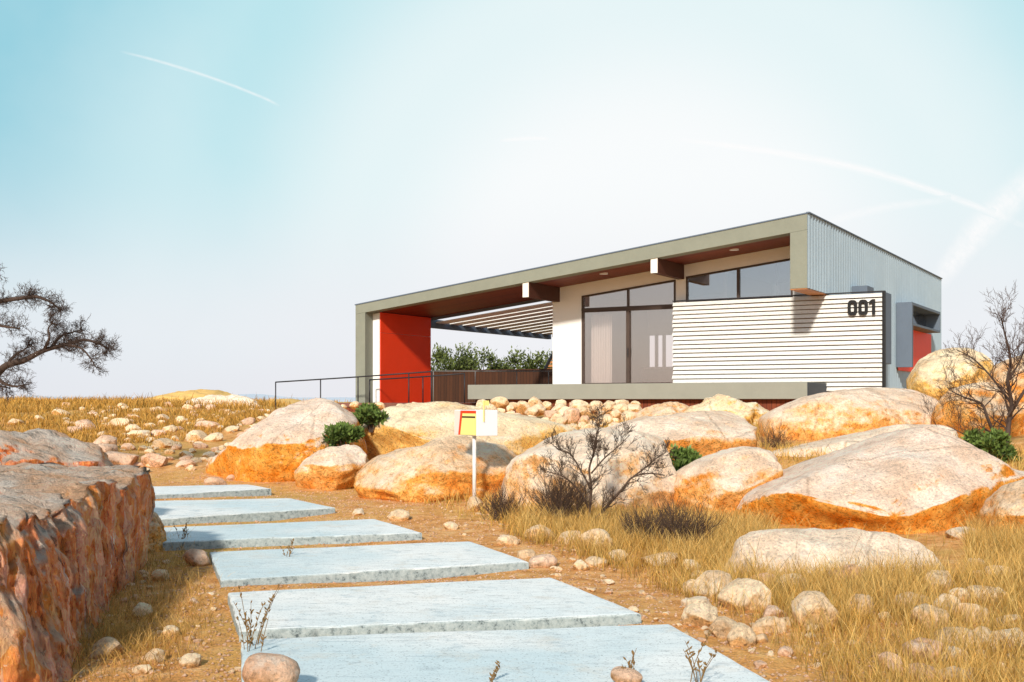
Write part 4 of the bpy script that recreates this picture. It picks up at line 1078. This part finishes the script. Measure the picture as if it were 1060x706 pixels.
# ------------------------------------------------------------------ grass
def path_dist(X, Y):
    cx = np.interp(Y, [4, 6, 7.5, 9, 11, 13, 15, 17, 18.5, 20], [-.2, -.1, -.2, -.5, -1.15, -2.0, -3.0, -3.9, -4.6, -5.2])
    hw = np.interp(Y, [4, 8, 14, 19], [1.75, 1.6, 1.55, 1.5])
    return np.abs(X-cx) - hw, X-cx
def pn(X, Y, sc, off, per=12):
    v = np.array([mn.noise((a*sc+off, b*sc, off)) for a, b in zip(X[::per], Y[::per])])
    return np.repeat(v, per)[:len(X)]
def blades(name, X, Y, hgt, wid, lean, colA, colB, label, mat='grass', T=None):
    n = len(X); Zg = gz(X, Y) + np.array([bumpz(a, b) for a, b in zip(X, Y)])
    az = rng.random(n)*6.283; dx, dy = np.cos(az), np.sin(az)
    fa = rng.random(n)*6.283; wx, wy = np.cos(fa), np.sin(fa)
    ln = lean*(.3+rng.random(n))
    ts = np.array([0,.4,.75,1.]); wd = np.array([1,.85,.55,.0])
    P = np.zeros((n,7,3)); C = np.zeros((n,7,3))
    if T is None: T = rng.random(n)
    tall = rng.random(n) < .035; hgt = hgt*np.where(tall, 1.55, 1.0)
    mixv = np.clip(T*.7 + rng.random(n)*.5 - .1, 0, 1)[:,None]; top = colA[0]*(1-mixv) + colA[1]*mixv; bot = colB[0]*(1-mixv) + colB[1]*mixv
    olive = np.where(T < .22, 1., 0.)[:,None]*.6; top = top*(1-olive) + top*np.array([.62,.82,.7])*olive; top = np.where(tall[:,None], np.array([[.50,.26,.07]]), top)
    br = rng.choice([.45,.75,.95,1.1,1.3], size=(n,1), p=[.14,.26,.3,.2,.1]); k = 0
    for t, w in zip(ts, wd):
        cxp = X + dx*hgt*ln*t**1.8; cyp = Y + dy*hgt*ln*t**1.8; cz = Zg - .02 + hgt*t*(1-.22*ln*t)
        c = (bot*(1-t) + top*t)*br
        for sgn in ((-1,1) if w > 0 else (0,)):
            P[:,k,0] = cxp + sgn*wx*wid*w*.5; P[:,k,1] = cyp + sgn*wy*wid*w*.5; P[:,k,2] = cz; C[:,k] = c; k += 1
    b = (np.arange(n)*7)[:,None]
    T = np.concatenate([b+np.array([[0,1,3]]), b+np.array([[0,3,2]]), b+np.array([[2,3,5]]), b+np.array([[2,5,4]]), b+np.array([[4,5,6]])], 0)
    me = np_mesh(name, P.reshape(-1,3), T); set_col(me, C.reshape(-1,3))
    o = link(name, me, M[mat]); tag(o, label, 'grass', kind='stuff'); return o
gold = (np.array([.90,.45,.08]), np.array([.96,.68,.27])); root_c = (np.array([.38,.165,.025]), np.array([.32,.24,.045]))  # roots darkened for depth, painting in the shade low among the blades
def tufted(n, x0, x1, y0, y1, per=14, spread=.05):
    k = n//per; cy = y0*np.exp(rng.random(k)*math.log(y1/y0)); cx = x0 + (x1-x0)*rng.random(k)
    X = np.repeat(cx, per) + rng.normal(0, spread, k*per)*np.repeat(.6+cy/14, per); Y = np.repeat(cy, per) + rng.normal(0, spread, k*per)*np.repeat(.6+cy/14, per)
    return X, Y, np.repeat(rng.random(k), per)
# right meadow
X, Y, T = tufted(300000, 0, 9, 5.4, 14.5, 12, .06)
d, s = path_dist(X, Y); nz = pn(X, Y, .55, 3.3); nf = pn(X, Y, 1.9, 8.1)
den = np.clip((d-.2)/.55, 0, 1)*np.clip(.92 + 1.0*nz + 1.3*nf, .18, 1)*np.where((Y > 10.05) & (X < .40*Y) & (X > .225*Y), .02, 1)
den *= np.where(np.abs(X) < Y*.52, 1, .0)
k = (rng.random(len(X)) < den) & (s > 0); X, Y, T = X[k], Y[k], T[k]
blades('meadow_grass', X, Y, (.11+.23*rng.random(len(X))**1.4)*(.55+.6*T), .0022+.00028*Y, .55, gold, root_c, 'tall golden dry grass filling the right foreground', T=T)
# grass around the boulders in the middle
X, Y, T = tufted(130000, -5, 8, 12, 27, 12, .06)
d, s = path_dist(X, Y); nz = pn(X, Y, .6, 1.3); den = np.clip((d-.3)/.6, 0, 1)*np.clip(.55 + 1.4*nz, .10, 1); den *= np.where(Y > 20.5, .3, 1)*np.where((X > .235*Y) & (X < .4*Y) & (Y < 15), .03, 1)
k = (rng.random(len(X)) < den) & (s > 0); X, Y, T = X[k], Y[k], T[k]
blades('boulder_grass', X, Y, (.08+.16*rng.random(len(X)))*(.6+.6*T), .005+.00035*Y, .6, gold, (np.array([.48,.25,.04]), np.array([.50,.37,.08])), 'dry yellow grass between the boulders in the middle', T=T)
# left strip between rock and slabs
X, Y, T = tufted(90000, -4.6, -.9, 5.2, 13, 10, .06)
d, s = path_dist(X, Y); nz = pn(X, Y, .9, 5.3, 10); den = np.clip((d-.12)/.5, .0, 1)*np.clip(.75 + 1.2*nz, .18, 1)*np.clip(.55+(9.5-Y)*.25, .4, 1)
k = (rng.random(len(X)) < den) & (s < 0); X, Y, T = X[k], Y[k], T[k]
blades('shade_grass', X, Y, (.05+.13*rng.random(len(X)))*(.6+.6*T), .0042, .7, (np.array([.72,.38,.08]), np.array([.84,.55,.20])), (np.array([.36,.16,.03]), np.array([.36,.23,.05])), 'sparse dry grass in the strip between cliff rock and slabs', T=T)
# left slope
X, Y, T = tufted(210000, -29, -3.5, 17, 52, 12, .07)
d, s = path_dist(X, Y); nz = pn(X, Y, .22, 2.3); nf = pn(X, Y, .9, 4.4)
stony = np.exp(-(((X+6.2)/2.6)**2 + ((Y-22)/5.5)**2))
den = np.clip(.50 + 1.1*nz + 1.1*nf - 1.0*stony, .05, 1)*np.where(X < -2.2-.15*Y, 1, .12)*np.where(-X < Y*.53, 1, .0)
k = (rng.random(len(X)) < den) & (d > .3); X, Y, T = X[k], Y[k], T[k]
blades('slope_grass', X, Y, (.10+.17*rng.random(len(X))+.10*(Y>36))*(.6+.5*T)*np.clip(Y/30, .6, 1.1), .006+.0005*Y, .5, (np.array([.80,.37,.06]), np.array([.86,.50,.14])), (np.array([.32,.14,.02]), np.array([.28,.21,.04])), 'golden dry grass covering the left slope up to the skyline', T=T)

def stalks(px, py, wpx, hpx, n, label, seed, Y=None, heads=True):
    rd = random.Random(seed); g = ground_at(px, py) if Y is None else at(px, py, Y); s = g.y/F; mb = MB()
    for i in range(n):
        b = Vector((rd.uniform(-.5,.5)*wpx*s*.5, rd.uniform(-.15,.15), -.02)); h = hpx*s*rd.uniform(.5,1.0); l = rd.uniform(-.35,.5)*h
        pts = [b + Vector((l*(t**1.8), rd.uniform(-.03,.03)*h, h*t)) for t in (0,.3,.6,.85,1)]
        mb.tube(pts, [.0028,.0025,.002,.0018,.001], 4, False)
        for k in range(rd.randint(5,9)):
            t = rd.uniform(.45,1.02); q = b + Vector((l*(t**1.8), 0, h*t))
            dd = Vector((rd.uniform(-1,1), rd.uniform(-.6,.6), rd.uniform(.4,1.4))).normalized()
            mb.tube([q, q+dd*.012, q+dd*.026], [.0015,.0055,.001], 4, False)
    o = mb.build('seed_stalk', M['stalk'], None, True, 0, g); tag(o, label, 'dry stalks')
stalks(262, 690, 46, 92, 12, 'tall brown seed stalks in front of the left end of the nearest slabs', 1)
stalks(298, 585, 7, 30, 5, 'short stalks growing at the left end of the third slab', 2)
stalks(655, 712, 18, 42, 5, 'dry stalks beside the rosy stone on the bottom edge', 3, 6.0)
stalks(722, 712, 30, 66, 7, 'dry stalks over the right part of the nearest slab', 4, 5.9)
stalks(505, 712, 14, 30, 3, 'few dry stalks at the bottom centre edge', 5, 6.0)
stalks(190, 566, 14, 26, 6, 'stalks beside the brown stone by the fourth slab', 6)

# ------------------------------------------------------------------ contrails
def contrail(pxs, wid, dens, label, alt=3000):
    n = len(pxs)*10; P = []
    xs = [p[0] for p in pxs]; ys = [p[1] for p in pxs]
    from_ = np.linspace(0, len(pxs)-1, n)
    cx = np.interp(from_, range(len(xs)), xs); cy = np.interp(from_, range(len(ys)), ys)
    kern = np.ones(9)/9; cxp = np.convolve(np.pad(cx, 4, 'edge'), kern, 'valid'); cyp = np.convolve(np.pad(cy, 4, 'edge'), kern, 'valid')
    w = np.interp(from_, np.linspace(0, len(pxs)-1, len(wid)), wid)
    vs = []; uv = []
    for i in range(n):
        a = (max(i-1,0), min(i+1,n-1)); d = Vector((cxp[a[1]]-cxp[a[0]], cyp[a[1]]-cyp[a[0]])).normalized(); nn = Vector((-d.y, d.x))
        for sg in (-1, 1):
            x = cxp[i] + nn.x*sg*w[i]/2; y = cyp[i] + nn.y*sg*w[i]/2
            Yy = alt*F/(HY-y); vs.append(at(x, y, Yy)); uv.append((i/(n-1), (sg+1)/2))
    me = bpy.data.meshes.new('contrail'); fs = [(2*i, 2*i+1, 2*i+3, 2*i+2) for i in range(n-1)]
    me.from_pydata([tuple(v) for v in vs], [], fs); ul = me.uv_layers.new(name='UVMap')
    for l in me.loops: ul.data[l.index].uv = uv[l.vertex_index]
    o = link('contrail', me, contrail_mat(dens)); tag(o, label, 'contrail')
contrail([(120,52),(160,62),(200,74),(240,88),(275,102),(292,111)], [4,5,4], .85, 'thin curved white contrail high on the left of the sky')
contrail([(515,146),(535,144),(555,143),(570,144)], [5,7,5], .9, 'short faint contrail in the middle of the sky')
contrail([(690,143),(750,150),(820,160),(890,174),(950,192),(1010,213),(1075,240)], [6,13,9], 1.15, 'long curved contrail arching above the house')
contrail([(965,300),(990,265),(1015,235),(1045,205),(1090,165)], [26,42,46], 1.15, 'broad fuzzy contrail rising at the right edge')
contrail([(850,232),(890,220),(930,212),(990,206)], [12,14,10], .6, 'faint wispy contrail just above the roof corner')

# ------------------------------------------------------------------ sky, sun, camera
EL, AZ = math.radians(30), math.atan2(-.27, -.963)
to_sun = Vector((math.sin(AZ)*math.cos(EL), math.cos(AZ)*math.cos(EL), math.sin(EL)))
w = bpy.data.worlds.new('World'); scene.world = w; w.use_nodes = True
nt = w.node_tree; N = nt.nodes; N.clear()
def wn(t, **kw):
    x = N.new(t)
    for k, v in kw.items(): setattr(x, k, v)
    return x
out = wn('ShaderNodeOutputWorld'); bg = wn('ShaderNodeBackground'); bg.inputs[1].default_value = .15
sky = wn('ShaderNodeTexSky', sky_type='NISHITA'); sky.sun_disc = False; sky.sun_elevation = EL; sky.sun_rotation = AZ
sky.air_density = 1.0; sky.dust_density = 1.5; sky.ozone_density = 1.5
tc = wn('ShaderNodeTexCoord')
def wmath(op, a, b=0, clamp=False):
    x = wn('ShaderNodeMath', operation=op, use_clamp=clamp)
    for i, v in enumerate((a, b)):
        if hasattr(v, 'is_linked'): nt.links.new(v, x.inputs[i])
        else: x.inputs[i].default_value = v
    return x.outputs[0]
def wramp(fac, stops):
    x = wn('ShaderNodeValToRGB'); r = x.color_ramp; r.interpolation = 'EASE'
    while len(r.elements) < len(stops): r.elements.new(.5)
    for e, (p, c) in zip(r.elements, stops): e.position = p; e.color = (*c, 1) if hasattr(c,'__len__') else (c,c,c,1)
    nt.links.new(fac, x.inputs[0]); return x.outputs[0]
def wmix(f, a, b):
    x = wn('ShaderNodeMix', data_type='RGBA')
    for inp, v in ((x.inputs[0], f), (x.inputs[6], a), (x.inputs[7], b)):
        if hasattr(v, 'is_linked'): nt.links.new(v, inp)
        elif hasattr(v, '__len__'): inp.default_value = (*v, 1)
        else: inp.default_value = v
    return x.outputs[2]
c0 = Vector((140, F, 95)).normalized()
dp = wn('ShaderNodeVectorMath', operation='DOT_PRODUCT'); nt.links.new(tc.outputs['Generated'], dp.inputs[0]); dp.inputs[1].default_value = c0
ang = wmath('ARCCOSINE', wmath('MINIMUM', dp.outputs['Value'], .99999))
angn = wmath('DIVIDE', ang, math.radians(90), True)
sp = wn('ShaderNodeSeparateXYZ'); nt.links.new(tc.outputs['Generated'], sp.inputs[0])
k10 = 1/.15
S10 = lambda r, g, b: (r, g, b)
glow = wramp(angn, [(0.0,(.96,.975,.975)),(.09,(.945,.97,.978)),(.17,(.79,.91,.93)),(.26,(.49,.78,.845)),(.36,(.26,.61,.73)),(.60,(.36,.53,.63)),(1.0,(.28,.42,.53))])
haze = wramp(sp.outputs['Z'], [(0.0,(.83,.815,.86)),(.06,(.85,.855,.895)),(1,(.8,.85,.9))])
hz = wramp(sp.outputs['Z'], [(-0.0,.9),(.05,.85),(.20,.0)])
col = wmix(hz, glow, haze)
# slight unevenness of high thin vapour
nzt = wn('ShaderNodeTexNoise'); nzt.inputs['Scale'].default_value = 3.0; nzt.inputs['Detail'].default_value = 5; nt.links.new(tc.outputs['Generated'], nzt.inputs[0])
col = wmix(wmath('MULTIPLY', wramp(nzt.outputs[0], [(.45,0.),(.75,1.)]), .25), col, (.93,.95,.96))
sc_ = wn('ShaderNodeVectorMath', operation='SCALE'); nt.links.new(col, sc_.inputs[0]); sc_.inputs['Scale'].default_value = k10
front = wramp(angn, [(0,1.),(.45,1.),(.9,.65)])
fin = wmix(front, sky.outputs[0], sc_.outputs[0])
nt.links.new(fin, bg.inputs[0]); nt.links.new(bg.outputs[0], out.inputs[0])

sl = bpy.data.lights.new('sun', 'SUN'); sl.energy = 4.8; sl.angle = math.radians(4); sl.color = (1.0,.93,.82)
so = bpy.data.objects.new('sun', sl); COL.objects.link(so); so.rotation_euler = to_sun.to_track_quat('Z', 'Y').to_euler(); so.location = to_sun*60

cam = bpy.data.cameras.new('camera'); co = bpy.data.objects.new('camera', cam); COL.objects.link(co)
cam.sensor_width = 36; cam.lens = 36*F/1060; cam.shift_y = (HY-353)/1060; cam.clip_end = 60000; cam.clip_start = .1
co.rotation_euler = (math.pi/2, 0, 0); co.location = (0,0,0)
scene.camera = co
scene.render.engine = 'CYCLES'
scene.view_settings.view_transform = 'Standard'; scene.view_settings.look = 'None'; scene.view_settings.exposure = 0
scene.cycles.max_bounces = 8; scene.cycles.transparent_max_bounces = 16
